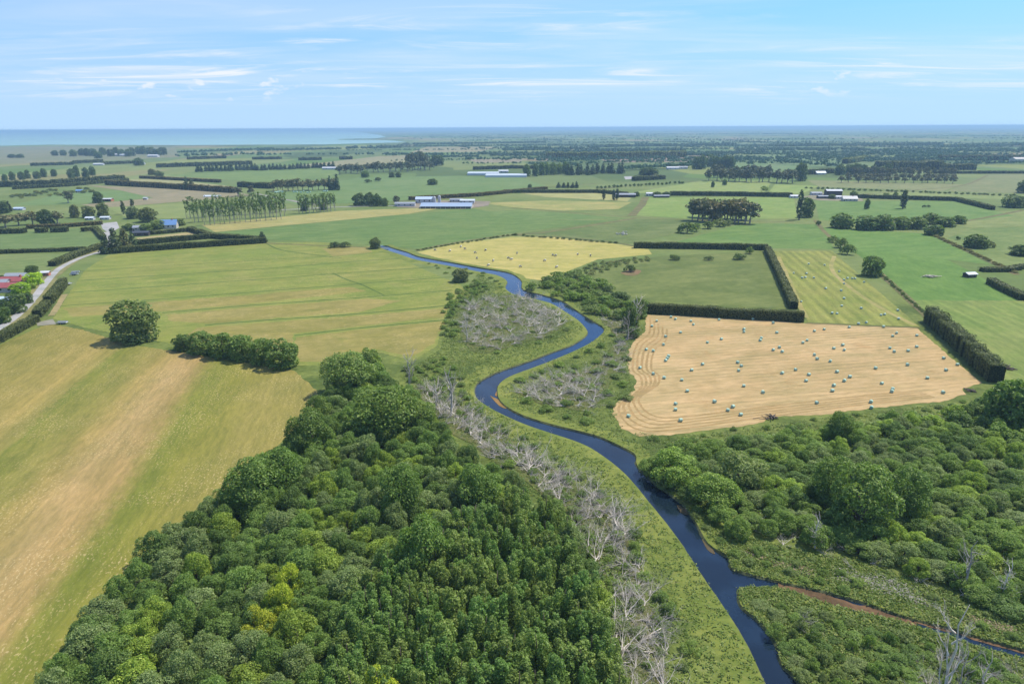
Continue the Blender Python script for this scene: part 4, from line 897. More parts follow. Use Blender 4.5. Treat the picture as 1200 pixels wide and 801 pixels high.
# ------------------------------------------------------------------ single trees of the middle distance
TT = [
 ('round', 159, 398, 54, 64, 'large round grey-green tree standing alone between the two left fields', (.95, .92, 1.05)),
 ('round', 216, 410, 22, 26, 'smallest tree at the left end of the row under the drained meadow', (.7, .8, .7)),
 ('round', 238, 414, 30, 36, 'second tree from the left in the row under the drained meadow', (.85, .95, .8)),
 ('round', 262, 418, 32, 36, 'third tree from the left in the row under the drained meadow', (.85, .95, .8)),
 ('round', 286, 421, 34, 36, 'middle right tree in the row under the drained meadow', (.82, .92, .78)),
 ('round', 308, 426, 34, 32, 'second tree from the right in the row under the drained meadow', (.85, .95, .8)),
 ('round', 331, 430, 38, 40, 'largest tree at the right end of the row under the drained meadow', (.8, .92, .75)),
 ('bush', 392, 290, 8, 16, 'dark bush above the tan paddock, left of a pair', (.6, .65, .7)),
 ('bush', 404, 289.5, 8, 14, 'dark bush above the tan paddock, right of a pair', (.6, .65, .7)),
 ('round', 440, 291, 15, 15, 'small round grey tree where the river leaves view', (.75, .7, .85)),
 ('round', 540, 330, 18, 23, 'round grey-brown bush tree beside the upper river', (.85, .75, .95)),
 ('conifer', 308, 284, 13, 14, 'dark tree at the far end of the long garden hedge', (.8, .85, .8)),
 ('round', 38, 323, 14, 20, 'dark round tree behind the lime trees by the red roofs', (.55, .62, .55)),
 ('round', 40, 333, 16, 24, 'bright lime tree right of the red roofs', (2.0, 2.1, .6)),
 ('round', 25, 343, 14, 24, 'bright lime tree in front of the red roofs', (1.8, 2.0, .6)),
 ('round', 38, 338, 8, 10, 'small pale bush tree beside the lime trees', (1.5, 1.5, .9)),
 ('round', 18, 366, 26, 30, 'large grey-green clipped tree beside the gravel road', (.7, .78, .8)),
 ('round', 34, 355, 15, 12, 'dark small tree beside the clipped one on the gravel road', (.55, .65, .55)),
 ('round', 2, 378, 22, 26, 'dark tree at the left edge beside the gravel road', (.55, .65, .55)),
 ('round', 3, 331, 10, 12, 'dark round tree at the left edge behind the red roofs', (.5, .55, .55)),
 ('conifer', 125, 297, 22, 18, 'left dark conifer at the road bend', (.9, .95, .9)),
 ('conifer', 136, 296, 30, 22, 'tallest dark conifer at the road bend', (1, 1, 1)),
 ('conifer', 148, 294, 28, 22, 'brownish conifer at the road bend', (1.5, 1.15, 1)),
 ('conifer', 156, 291, 20, 16, 'right dark conifer at the road bend', (.95, 1, .95)),
 ('round', 174, 260, 19, 24, 'big purplish-dark tree behind the farmhouse garden', (.75, .65, .75)),
 ('round', 157, 256, 15, 17, 'blue-grey tree left of the big dark garden tree', (.8, .8, 1.3)),
 ('poplar', 145, 251, 16, 5, 'thin poplar left of the blue-grey garden tree', (1.2, 1.2, 1.1)),
 ('poplar', 155, 242, 9, 5, 'thin poplar top behind the blue-grey garden tree', (1.2, 1.2, 1.1)),
 ('round', 186, 268, 12, 24, 'pale green willow in the farmhouse garden', (1.0, 1.0, .95)),
 ('round', 172, 270, 9, 16, 'low green tree in the farmhouse garden', (.8, .85, .75)),
 ('round', 152, 270, 9, 18, 'low dark tree by the farm driveway', (.7, .75, .7)),
 ('round', 210, 264, 9, 18, 'greyish tree right of the blue farmhouse roof', (.9, .85, .9)),
 ('round', 88, 255, 17, 12, 'left of three gum-like trees behind the left hedges', (.95, .8, .95)),
 ('round', 104, 255, 16, 16, 'middle of three gum-like trees behind the left hedges', (.9, .8, .9)),
 ('round', 121, 254, 18, 15, 'right of three gum-like trees behind the left hedges', (.85, .75, .85)),
 ('round', 55, 263, 20, 20, 'darkest big tree in the left tree group', (.42, .5, .5)),
 ('gum', 68, 262, 17, 18, 'brown-topped gum right of the darkest tree at the left', (1, 1, 1)),
 ('gum', 38, 263, 17, 18, 'brown-topped gum left of the darkest tree at the left', (1.1, 1, 1)),
 ('gum', 22, 264, 16, 20, 'second brown-topped gum from the left edge', (1.1, 1, 1)),
 ('gum', 7, 266, 17, 22, 'brown-topped gum at the left edge', (1.1, 1, 1)),
 ('round', 3, 250, 17, 16, 'dark tree at the left edge behind the gums', (.5, .55, .6)),
 ('conifer', 11, 249, 14, 9, 'dark pointed tree behind the left gums', (.9, .9, 1)),
 ('gum', 80, 238, 16, 14, 'lone dark gum with bare trunk in the upper left field', (.6, .65, .65)),
 ('round', 115, 238, 15, 13, 'lone dark tree beside the small red-fronted shed', (.5, .55, .6)),
 ('conifer', 219, 222.5, 16, 9, 'left of two dark conifers in the bare-stemmed belt', (.9, .95, 1)),
 ('conifer', 225, 222.5, 13, 10, 'right of two dark conifers in the bare-stemmed belt', (.9, .95, 1)),
 ('gum', 279, 230, 13, 14, 'dark gum at the right end of the bare-stemmed belt', (.6, .6, .65)),
 ('gum', 295, 229, 13, 9, 'slim dark gum right of the end of the bare-stemmed belt', (.6, .6, .65)),
 ('round', 187, 209, 10, 12, 'grey-brown tree on the far left plain beside another', (.8, .75, .9)),
 ('round', 178, 205, 8, 10, 'smaller grey-brown tree on the far left plain', (.9, .7, .8)),
 ('round', 163, 194, 10, 14, 'dark tree above the pale far roof', (.6, .65, .7)),
 ('round', 65, 182.5, 7, 9, 'left of two dark coastal trees', (.5, .55, .65)),
 ('round', 74.5, 182.5, 8, 8, 'right of two dark coastal trees', (.5, .55, .65)),
 ('round', 14, 185, 5, 10, 'left dark tree of the coastal clump at the left edge', (.5, .55, .65)),
 ('round', 24, 185, 5, 10, 'right dark tree of the coastal clump at the left edge', (.5, .55, .65)),
 ('round', 357, 247, 10, 10, 'dark round bush under the left of the bare poplars', (.55, .62, .6)),
 ('round', 379, 246, 10, 10, 'dark round bush under the right of the bare poplars', (.55, .62, .6)),
 ('round', 421, 241, 16, 17, 'dark broad tree at the left of the group by the dairy lane', (.5, .55, .55)),
 ('round', 433, 241, 17, 13, 'second dark tree of the group by the dairy lane', (.5, .55, .55)),
 ('round', 442, 241.5, 16, 12, 'third dark tree of the group by the dairy lane', (.5, .58, .55)),
 ('round', 451, 241.5, 11, 10, 'greyish small tree of the group by the dairy lane', (.8, .8, .85)),
 ('gum', 464.5, 240, 12, 9, 'small tree left of the dairy sheds', (.7, .7, .7)),
 ('round', 428, 208, 9, 11, 'round tree in front of the gum belt at centre left', (.7, .8, .7)),
 ('bush', 431, 214, 5, 9, 'dark shrub below the gum belt at centre left', (.5, .55, .6)),
 ('bush', 443, 212.5, 6, 9, 'second dark shrub below the gum belt at centre left', (.6, .55, .6)),
 ('round', 459, 208, 7, 8, 'left small clipped tree in the green field below the gum belt', (.6, .6, .6)),
 ('round', 467, 208, 7, 8, 'right small clipped tree in the green field below the gum belt', (.6, .6, .6)),
 ('round', 507, 216.5, 8, 14, 'lone dark tree in the green field left of the greenhouses', (.6, .65, .6)),
 ('round', 512, 194, 14, 20, 'dark rounded tree clump right of the tall far gums', (.45, .52, .55)),
 ('round', 621, 221, 6, 6, 'single small round tree in the field below the greenhouses', (.55, .6, .6)),
 ('poplar', 707.5, 234, 12, 4, 'left single poplar in front of the dark sheds', (.7, .75, .75)),
 ('poplar', 719, 234.5, 12, 4, 'middle poplar in front of the dark sheds', (.7, .75, .75)),
 ('poplar', 723, 234.5, 13.5, 4, 'right and tallest poplar in front of the dark sheds', (.7, .75, .75)),
 ('round', 746, 230, 6, 9, 'small tree right of the long dark shed', (.6, .65, .6)),
 ('round', 770, 230, 6, 12, 'left dark tree by the white shed in the middle distance', (.5, .55, .55)),
 ('round', 781, 230, 6, 12, 'right dark tree by the white shed in the middle distance', (.5, .55, .55)),
 ('bush', 805, 273, 15, 22, 'front willow bush at the left foot of the gum grove', (.95, .95, .95)),
 ('bush', 816, 271, 13, 14, 'second willow bush at the left foot of the gum grove', (.95, .95, .95)),
 ('bush', 829, 268, 11, 16, 'rounded bush at the middle foot of the gum grove', (.85, .85, .85)),
 ('bush', 843, 265, 10, 18, 'grey bush at the right foot of the gum grove', (1.0, .9, 1.0)),
 ('bush', 854, 264, 8, 12, 'low bush at the far right foot of the gum grove', (.9, .85, .9)),
 ('bush', 838, 259, 10, 18, 'bush tucked beneath the trunks of the gum grove', (.85, .85, .85)),
 ('bush', 790, 304.5, 9, 14, 'leftmost bush in the pasture under the long hedge', (.65, .7, .65)),
 ('bush', 830, 305, 7, 12, 'second bush in the pasture under the long hedge', (.7, .7, .68)),
 ('bush', 867, 304, 9, 17, 'third and widest bush in the pasture under the long hedge', (.65, .7, .68)),
 ('bush', 878, 297.5, 10, 11, 'rounded pale bush against the corner of the long hedge', (.95, .95, .9)),
 ('bush', 738, 318.5, 10, 15, 'bush beside reddish soil in the middle pasture', (.7, .72, .68)),
 ('poplar', 936, 257.5, 33, 8, 'tall dark poplar at the field corner, right of centre', (.65, .75, .7)),
 ('round', 945, 254.5, 25, 17, 'dark tree leaning against the tall poplar at the field corner', (.55, .62, .55)),
 ('round', 1015.5, 245, 14, 7, 'small pointed tree alone in the upper right green field', (.65, .7, .65)),
 ('poplar', 1058, 244.5, 21, 8, 'slim dark poplar alone in the upper right green field', (.75, .82, .75)),
 ('bush', 1083, 243, 3.5, 4.5, 'left of two tiny bushes in the upper right green field', (.5, .5, .55)),
 ('bush', 1087.5, 243, 3.5, 4.5, 'right of two tiny bushes in the upper right green field', (.5, .5, .55)),
 ('round', 986, 267, 19, 30, 'round willow at the left end of the belt across the right pastures', (.78, .85, .75)),
 ('round', 1015, 269, 19, 30, 'dark willow second from the left in the belt across the right pastures', (.65, .74, .62)),
 ('round', 1035, 269, 19, 28, 'willow third from the left in the belt across the right pastures', (.7, .78, .68)),
 ('round', 1055, 268, 16, 28, 'paler willow in the middle of the belt across the right pastures', (.9, .92, .88)),
 ('round', 1074, 268, 16, 24, 'willow right of the middle in the belt across the right pastures', (.88, .9, .85)),
 ('round', 1094, 275.5, 14, 24, 'dark bush tree standing forward of the right pasture belt', (.65, .74, .62)),
 ('round', 1090, 263, 15, 24, 'back willow in the right half of the right pasture belt', (.8, .85, .8)),
 ('round', 1107, 265, 13, 26, 'willow near the right end of the right pasture belt', (.78, .85, .75)),
 ('round', 1123, 262, 11, 18, 'last small willow at the right end of the right pasture belt', (.8, .86, .78)),
 ('bush', 976, 284, 11, 13, 'first bush of the short row running toward the lone tree', (.85, .88, .8)),
 ('bush', 985, 290, 14, 17, 'second bush of the short row running toward the lone tree', (.85, .88, .8)),
 ('bush', 993, 298, 15, 18, 'third bush of the short row running toward the lone tree', (.75, .8, .72)),
 ('round', 1021, 323, 27, 27, 'lone round tree at the corner of the striped green field', (.65, .74, .65)),
 ('bush', 959, 264, 7, 7, 'small dark bush by the tall poplar crossing', (.6, .65, .6)),
 ('round', 1143, 290, 17, 30, 'dark tree with a low crown in the right pasture', (.62, .7, .6)),
 ('bush', 1160, 290, 9, 11, 'grey bush attached right of the low dark tree', (1.0, .85, .9)),
 ('bush', 1122, 281, 5, 6, 'tiny dark bush left of the low dark tree', (.5, .55, .5)),
 ('round', 1196, 299, 14, 28, 'dark tree cut by the right edge in the lower right pasture', (.6, .68, .58)),
 ('round', 1188, 243, 16, 28, 'broad dark tree at the upper right edge', (.6, .66, .62)),
 ('round', 1201, 226, 17, 22, 'dark tree cut by the right edge above the broad one', (.5, .55, .55)),
 ('round', 738, 386, 36, 24, 'dark shrubby tree at the top left corner of the straw field', (.68, .74, .72)),
 ('round', 748, 372, 26, 24, 'green tree joined to the hedge at the straw field corner', (.75, .85, .7)),
 ('round', 726, 354, 14, 26, 'dark low tree left of the hedge above the straw field', (.55, .62, .55)),
 ('round', 742, 395, 14, 18, 'rounded dark bush tree below the field corner tree', (.6, .7, .6)),
 ('round', 760, 205, 9, 26, 'dark round tree left of the pale yard', (.5, .58, .55)),
 ('round', 835, 219.5, 8, 5, 'small lone tree on the fence line in the middle right fields', (.6, .68, .6)),
 ('round', 849, 217, 8, 6, 'second small tree on the fence line in the middle right fields', (.6, .68, .6)),
 ('bush', 895, 223, 6, 12, 'yellow-green bush at the lane end right of the middle', (1.5, 1.4, .8)),
 ('round', 938, 212, 24, 16, 'right end tree of the tall dark gum belt', (.5, .55, .6)),
 ('round', 975, 233, 6, 10, 'small tree among the right farm sheds', (.7, .7, .65)),
 ('round', 1000, 231, 8, 10, 'tree right of the white-roofed right barn', (.7, .75, .65)),
 ('round', 1038, 232, 7, 9, 'left of two small trees behind the long bent hedge', (.9, .9, .9)),
 ('round', 1049, 232, 8, 7, 'right of two small trees behind the long bent hedge', (.9, .9, .9)),
]
for k, x, y, hp, wp, lab, c in TT:
    nm = {'round': 'round_tree', 'bush': 'bush', 'conifer': 'conifer', 'poplar': 'poplar', 'gum': 'gum_tree'}[k]
    T(nm, k, x, y, hp, wp, lab, 'bush' if k == 'bush' else 'tree', None, c)
# plantation of bare-stemmed poplars, three rows
def row(kind, name, p0, p1, n, hp, wp, lab, group, col=(1, 1, 1), jx=.6, jy=.4, cat='tree'):
    for i in range(n):
        t = i/max(1, n-1); T(name, kind, p0[0]+(p1[0]-p0[0])*t+random.uniform(-jx, jx), p0[1]+(p1[1]-p0[1])*t+random.uniform(-jy, jy), hp*random.uniform(.88, 1.1), wp*random.uniform(.85, 1.15), lab, cat, group, col if not callable(col) else col())
PLB = 'bare-stemmed poplar in the rows of the left plantation'
for (a, c, n) in (((219, 256), (334, 248.5), 26), ((228, 260.5), (334, 253), 24), ((240, 264), (330, 257), 16)):
    row('rowpoplar', 'plantation_poplar', a, c, n, 24, 6.2, PLB, 'left plantation poplars', (.78, .82, .8))
row('rowpoplar', 'plantation_poplar', (351, 250.5), (392, 247), 11, 20, 6.5, 'bare-stemmed poplar in the small separate stand right of the plantation', 'separate stand of poplars', (.8, .84, .85))
row('rowpoplar', 'plantation_poplar', (352, 247), (392, 244), 10, 18, 6.5, 'bare-stemmed poplar in the small separate stand right of the plantation', 'separate stand of poplars', (.8, .84, .85))
row('gum', 'gum_tree', (320, 224), (391, 222.5), 13, 15, 11, 'brownish gum in the belt behind the mint green bales', 'gums behind the bales', (1, .95, .95), 1)
row('conifer', 'dark_conifer', (387, 223), (395, 223), 2, 19, 9, 'dark conifer ending the gum belt behind the bales', 'conifers ending the gum belt', (.8, .9, .9))
row('gum', 'gum_tree', (398, 204), (503, 199), 17, 13, 11, 'dark gum in the belt at centre left below the lake', 'gums at centre left', (.72, .78, .85), 1.2, .8)
row('gum', 'tall_gum_tree', (480, 199), (498, 198), 4, 22, 12, 'tallest gum rising above the centre left belt', 'tallest centre left gums', (.65, .75, .8), 1)
row('gum', 'gum_tree', (811, 258.5), (879, 262), 12, 28, 21, 'brown-topped gum with pale trunk in the isolated grove right of centre', 'gums of the isolated grove', lambda: random.choice([(1.1, 1, .9), (.9, .9, .9), (1.2, 1, .8)]), 1.5)
row('gum', 'gum_tree', (820, 254.5), (876, 258), 10, 27, 20, 'brown-topped gum with pale trunk in the isolated grove right of centre', 'gums of the isolated grove', (1.05, .98, .9), 1.5)
row('round', 'shelter_tree', (618, 206), (664, 205), 7, 15, 10, 'leafy tree in the clump right of the greenhouses', 'clump right of the greenhouses', lambda: random.choice([(.6, .68, .6), (.85, .9, .75)]), 2, 1)
row('conifer', 'shelter_conifer', (664, 205), (730, 203.5), 12, 13, 9, 'dark conifer in the row right of the greenhouse clump', 'conifers right of the greenhouses', (.85, .95, .95), 1.5, 1)
row('conifer', 'small_conifer', (655, 220), (676, 220), 5, 7.5, 6.5, 'small dark conifer in the short row below the greenhouse trees', 'short conifer row', (.9, .95, .95), .5)
row('round', 'dark_tree', (815, 197), (858, 197), 6, 17, 14, 'dark rounded tree in the clump behind the middle right gum belt', 'clump behind the gum belt', (.45, .53, .5), 2, 1.5)
row('gum', 'gum_tree', (832, 212), (930, 214.5), 15, 17, 13, 'dark gum in the long belt right of centre', 'gums of the long belt', (.62, .68, .75), 1.5, .7)
row('gum', 'gum_tree', (836, 208), (900, 209), 8, 16, 13, 'dark gum in the long belt right of centre', 'gums of the long belt', (.58, .66, .72), 1.5, .7)
for yy, n in ((207, 16), (210.5, 16), (214, 15)):
    row('gum', 'orchard_tree', (986+(214-yy)*2, yy), (1116, yy+1), n, 9 if yy > 208 else 13, 9, 'low dark olive tree in the rows of the upper right grove', 'upper right grove', (.75, .75, .75), 1.5, .5)
row('round', 'dark_tree', (985, 205), (1040, 206), 7, 14, 13, 'dark tree at the left end of the upper right grove', 'left end of the upper right grove', (.45, .52, .52), 1.5, 1)
row('bush', 'fence_bush', (700, 221.5), (800, 215), 22, 4, 4, 'small shrub on the slanting fence line in the middle fields', 'fence line shrubs', (.6, .65, .6), .6)
row('bush', 'fence_bush', (945, 221), (1190, 230), 40, 3, 4.5, 'small shrub on the long fence line in the upper right', 'upper right fence line shrubs', (.55, .6, .55), 2)
row('bush', 'fence_bush', (490, 293), (600, 275.5), 22, 2.4, 5, 'rough weed clump on the upper border of the yellow field', 'weed clumps above the yellow field', (.75, .72, .7), 1.5)
row('bush', 'fence_bush', (605, 276), (722, 285), 18, 2.8, 5.5, 'dark weed clump on the right border of the yellow field', 'weed clumps right of the yellow field', (.55, .6, .6), 2)
row('bush', 'fence_bush', (1098, 278), (1190, 320), 26, 3.4, 7, 'reddish-brown rough shrub on the slanting drain in the right pasture', 'shrubs on the right drain', (1.05, .75, .8), 1.5)
row('bush', 'fence_bush', (1030, 320), (1086, 370), 24, 3.4, 5.5, 'weed clump on the drain right of the striped green field', 'weeds on the drain', (.7, .75, .65), 1.2)
row('bush', 'fence_bush', (15, 230), (110, 224), 26, 4, 7, 'scrubby grey bush in the rough ground of the upper left', 'upper left scrub', lambda: random.choice([(.8, .75, .85), (1.1, .9, .8)]), 3, 3.5)
row('round', 'shelter_tree', (5, 213), (62, 207), 7, 11, 8, 'dark tree in the row behind the tall left shelterbelt', 'row behind the left shelterbelt', (.55, .62, .68), 2, 1)
row('round', 'shelter_tree', (82, 209), (110, 206), 4, 14, 9, 'dark tree right in the row behind the tall left shelterbelt', 'right row behind the left shelterbelt', (.55, .64, .68), 2, 1)
row('round', 'coast_tree', (88, 184.5), (190, 182), 16, 10, 10, 'dark tree round the far homestead near the lake shore', 'trees of the far homestead', lambda: random.choice([(.45, .52, .65), (.65, .72, .75)]), 2, 2.2)
row('conifer', 'shelter_conifer', (232, 201.5), (300, 199), 16, 9, 6, 'dark conifer in the pale row on the far left plain', 'conifer row on the far left plain', (.9, 1, 1.05), .8)
row('conifer', 'shelter_conifer', (302, 200), (390, 196), 20, 7, 7, 'dark conifer in the row left of the gum belt', 'conifer row left of the gum belt', (.85, .95, 1), .8)

# ------------------------------------------------------------------ distant belts and woods (read as one mass)
def belt_quads(p0, p1, h, depth, spacing, nq, rng):
    Lg = math.hypot(p1[0]-p0[0], p1[1]-p0[1]); n = max(2, int(Lg/spacing*max(1, depth/spacing/1.5)))
    t = rng.uniform(0, 1, n); x = p0[0]+(p1[0]-p0[0])*t; y = p0[1]+(p1[1]-p0[1])*t+rng.uniform(-.5, .5, n)*depth
    hh = h*rng.uniform(.6, 1.1, n); wd = np.minimum(hh*.55, spacing*1.1)
    m_ = n*nq; d = rng.normal(size=(m_, 3)); d /= np.linalg.norm(d, axis=1)[:, None]; d[:, 2] = np.abs(d[:, 2])*1.0-.25
    i = np.repeat(np.arange(n), nq); c = np.stack([x[i], y[i], hh[i]*.52], 1)
    p = c+d*np.stack([wd[i]*.75, wd[i]*.75, hh[i]*.5], 1)*rng.uniform(.7, 1.05, m_)[:, None]
    nr = d+rng.normal(size=(m_, 3))*.45; nr /= np.linalg.norm(nr, axis=1)[:, None]
    tt = np.cross(nr, rng.normal(size=(m_, 3))); tt /= np.linalg.norm(tt, axis=1)[:, None]; bb = np.cross(nr, tt)
    s = (np.sqrt(wd*hh)*1.9/math.sqrt(nq))[i][:, None]*rng.uniform(.7, 1.3, m_)[:, None]
    V = np.stack([p-tt*s*.6, p-bb*s*.5, p+tt*s*.6, p+bb*s*.5], 1); V[:, :, 2] = np.maximum(V[:, :, 2], 0.05); return V
def wood(name, segs, label, col):
    out = []
    for x0, y0, x1, y1, h, dep in segs:
        a, c = P(x0, y0), P(x1, y1); dd = a.length; out.append(belt_quads(a, c, h, dep, 7 if dd < 2500 else 10, 46 if dd < 2500 else 28, R))
    o = link(name, quads(name, np.concatenate(out)), M['leaf_far']); o.color = (*col, 1); tag(o, label, 'wood', None, 'stuff')
wood('coastal_wood', [(208, 184.5, 310, 182, 15, 24), (212, 180, 320, 176, 14, 60), (300, 178, 400, 176, 14, 64), (300, 183, 395, 182, 12, 16)], 'dark wood along the near lake shore', (.95, 1.15, 1.1))
wood('distant_wood', [(405, 176, 470, 174.5, 20, 40), (400, 182.5, 475, 182, 13, 20), (470, 171, 640, 168, 16, 64), (590, 178, 700, 176, 18, 80), (560, 181, 640, 181.5, 14, 24)], 'dark distant wood in the centre beyond the gum belts', (.95, 1.1, 1.15))
wood('distant_wood', [(640, 180, 800, 178, 17, 60), (690, 174, 860, 171, 18, 100), (800, 184, 850, 182, 15, 32), (560, 175, 640, 174, 12, 30)], 'dark distant wood behind the straight-topped plantation', (.9, 1.08, 1.15))
wood('distant_wood', [(860, 178, 1010, 177, 16, 48), (900, 173, 1100, 171, 18, 104), (920, 186, 1000, 184, 12, 24), (960, 188, 1040, 189, 15, 24)], 'dark distant wood right of centre behind the green fields', (1.0, 1.15, 1.1))
wood('distant_wood', [(1040, 180, 1260, 178, 17, 88), (1100, 174, 1260, 170, 18, 104), (1050, 186, 1150, 184, 14, 32), (1000, 182, 1120, 181, 15, 60)], 'green distant wood at the far right under the horizon', (1.05, 1.3, 1.1))
wood('distant_wood', [(480, 186, 560, 185, 11, 40), (575, 184, 640, 184, 13, 40), (840, 181, 900, 180, 12, 40), (1000, 178, 1100, 177, 14, 40), (860, 189, 925, 186, 9, 20), (1040, 191, 1100, 190, 12, 40), (1120, 194, 1260, 190, 9, 20)], 'scattered tree belts between the far paddocks of the centre and right', (.8, .95, 1.0))
wood('distant_wood', [(690, 192, 810, 190.5, 10, 20), (730, 200, 830, 195, 13, 28), (620, 194, 700, 193, 10, 16), (640, 190, 690, 190, 9, 14), (540, 193, 610, 192.5, 8, 14)], 'low belt of trees below the brown far field', (1.2, 1.35, 1.1))
# grid of far shelterbelts out to the horizon
segs = []
for i in range(640):
    d = 2050*1.2**int(R.integers(0, 15))*R.uniform(.985, 1.015); th = math.radians(R.uniform(-43, 43))
    x, y = d*math.sin(th), d*math.cos(th)
    a = math.radians(8)+(0 if R.uniform() < .85 else math.pi/2)+R.normal()*.05; lg = R.uniform(150, 800)*(1+d/9000)
    segs.append((x-math.cos(a)*lg/2, y-math.sin(a)*lg/2, x+math.cos(a)*lg/2, y+math.sin(a)*lg/2, d))
keepl = NLAKE
fb = []; 
for x0, y0, x1, y1, d in segs:
    c = np.array([[x0, y0], [x1, y1], [(x0+x1)/2, (y0+y1)/2]])
    if inpoly(c, keepl).any(): continue
    thx = math.degrees(math.atan2(c[2, 0], c[2, 1]))
    if thx < -9 and d < 9000: continue
    if thx < -2 and d < 2600: continue
    sp = 10 if d < 4000 else 22 if d < 9000 else 45
    fb.append(belt_quads((x0, y0), (x1, y1), R.uniform(7, 14), R.uniform(5, 22)*(1+d/9000), sp*R.uniform(.9, 1.2), 26 if d < 4000 else 12, R))
V = np.concatenate(fb); print('far belt quads', len(V))
o = link('far_shelterbelts', quads('far_shelterbelts', V), M['leaf_far']); o.color = (1.0, 1.2, 1.15, 1); tag(o, 'countless dark shelterbelts of the plain fading toward the horizon', 'wood', None, 'stuff')

# ------------------------------------------------------------------ wrapped bales
def bale_mesh():
    bm = bmesh.new(); bmesh.ops.create_cone(bm, cap_ends=True, segments=14, radius1=.66, radius2=.66, depth=1.25, matrix=Matrix.Rotation(math.pi/2, 4, 'Y'))
    ed = [e for e in bm.edges if len(e.link_faces) == 2 and any(len(f.verts) > 4 for f in e.link_faces)]
    bmesh.ops.bevel(bm, geom=ed, offset=.12, segments=2, affect='EDGES')
    for v in bm.verts:
        v.co.z = v.co.z*.95+.62
        if v.co.z < .04: v.co.z = 0
        v.co.x *= 1+.03*math.sin(v.co.y*5)
    me = bpy.data.meshes.new('bale'); bm.to_mesh(me); bm.free(); return me
BM = bale_mesh(); BM.materials.append(M['bale']); BM2 = BM.copy(); BM2.materials.clear(); BM2.materials.append(M['bale_pale'])
z7 = [(678,303),(656,327),(745,284),(766,294),(838,303),(850,320),(970,297),(1130,294),(790,357),(720,376),(710,414),(629,437),(662,443),(734,468),(728,478),(720,489),(600,523),(662,551),(713,570),(796,580),(842,534),(893,506),(916,404),(981,388),(1087,342),(1087,354),(1168,384),(1163,394),(1058,498),(1075,514),(1062,536),(1086,608),(1176,638),(821,632),(767,692),(766,719),(790,770),(546,750),(949,682),(1035,706),(1012,722),(1072,743)]
z8 = [(24,312),(41,358),(217,350),(263,342),(380,332),(541,330),(584,374),(602,360),(697,371),(163,405),(183,394),(24,439),(53,427),(66,447),(308,432),(350,416),(357,439),(217,462),(230,481),(291,492),(571,430),(591,447),(656,443),(696,424),(823,478),(887,508),(834,534),(653,509),(504,525),(323,542),(66,548),(129,532),(191,555),(178,584),(357,584),(383,565),(308,606),(301,631),(533,596),(584,622),(580,634),(746,571),(820,639),(482,683),(484,710),(228,687)]
zg = [(120,78),(160,100),(175,98),(180,80),(190,35),(215,100),(333,70),(356,110),(356,127),(372,102),(395,103),(408,103),(450,120),(270,150),(343,160),(356,197),(345,232),(437,243),(300,266),(323,268),(530,275),(546,272),(612,293),(608,253),(460,310),(155,212),(265,40),(424,316)]
def bale(x, y, lab, grp, me=BM, s=1.):
    o = link('hay_bale', me); p = P(x, y); o.location = (p.x, p.y, .03); o.rotation_euler = (0, 0, random.uniform(0, 3.14)); o.scale = (s,)*3; tag(o, lab, 'bale', grp)
for ox, zz in ((600, z7), (900, z8)):
    for x, y in zz: bale(ox+x/4, 300+y/4+1.2, 'mint green wrapped bale lying on the straw field', 'bales on the straw field', BM, random.uniform(.82, .92))
for x, y in zg: bale(900+x/4, 300+y/4+1.2, 'pale green wrapped bale lying on the striped green field', 'bales on the striped green field', BM2, random.uniform(.8, .92))
for i in range(26):
    bale(random.choice([random.uniform(321, 338), random.uniform(342, 364)]), random.uniform(225, 226.4), 'mint wrapped bale stored under the gum belt left of centre', 'bales under the gum belt', BM, 1.5)
for i in range(6): bale(379+i*.9, 224.6, 'mint wrapped bale stored by the dark conifers left of centre', 'bales by the conifers', BM, 1.5)

# ------------------------------------------------------------------ livestock
def animal_mesh(name, s, sub=2):
    """body, neck, head and four legs grown as one continuous skin"""
    v = [(-.55, 0, .75), (0, 0, .78), (.45, 0, .8), (.72, 0, .98), (.98, 0, .92), (-.5, .16, .4), (-.52, .16, 0), (-.5, -.16, .4), (-.52, -.16, 0), (.42, .16, .4), (.42, .16, 0), (.42, -.16, .4), (.42, -.16, 0)]
    e = [(0, 1), (1, 2), (2, 3), (3, 4), (0, 5), (5, 6), (0, 7), (7, 8), (2, 9), (9, 10), (2, 11), (11, 12)]
    rad = [.27, .31, .27, .15, .10, .09, .05, .09, .05, .08, .05, .08, .05]
    me = bpy.data.meshes.new(name); me.from_pydata([tuple(c*s for c in q) for q in v], e, []); o = bpy.data.objects.new('tmp', me); COL.objects.link(o)
    m = o.modifiers.new('skin', 'SKIN')
    for i, sv in enumerate(me.skin_vertices[0].data): sv.radius = (rad[i]*s, rad[i]*s); sv.use_root = (i == 1)
    o.modifiers.new('sub', 'SUBSURF').levels = 1
    dg = bpy.context.evaluated_depsgraph_get(); r = bpy.data.meshes.new_from_object(o.evaluated_get(dg)); r.name = name
    bpy.data.objects.remove(o); return r
b = MB('black and white hide'); tcn = b.n('ShaderNodeTexCoord'); nz = b.noise(tcn.outputs['Object'], 1.6, 2, .4)
b.bsdf(b.mix(b.mr(nz, .48, .52), (.02, .018, .016, 1), (.7, .68, .62, 1)), .8, .2); M['cow'] = b.m
cow, sheep = animal_mesh('cow', 1.55), animal_mesh('sheep', 1.0)
cow.materials.clear(); cow.materials.append(M['cow']); sheep.materials.clear(); sheep.materials.append(M['wool'])
for x, y in ((527, 295), (540, 290), (545, 292.5), (557, 297), (559, 303.5), (569, 294), (578, 306.5), (596, 303.5), (599, 305), (606, 297.5), (638, 306.5), (648, 300), (651, 300.5), (677, 299), (692, 300.5), (610, 313.5), (652, 314), (572, 312), (510, 294)):
    o = link('cow', cow); o.location = P(x, y); o.rotation_euler = (0, 0, random.uniform(0, 6.28)); tag(o, 'black and white cow grazing on the yellow field above the river', 'cow', 'cattle on the yellow field')
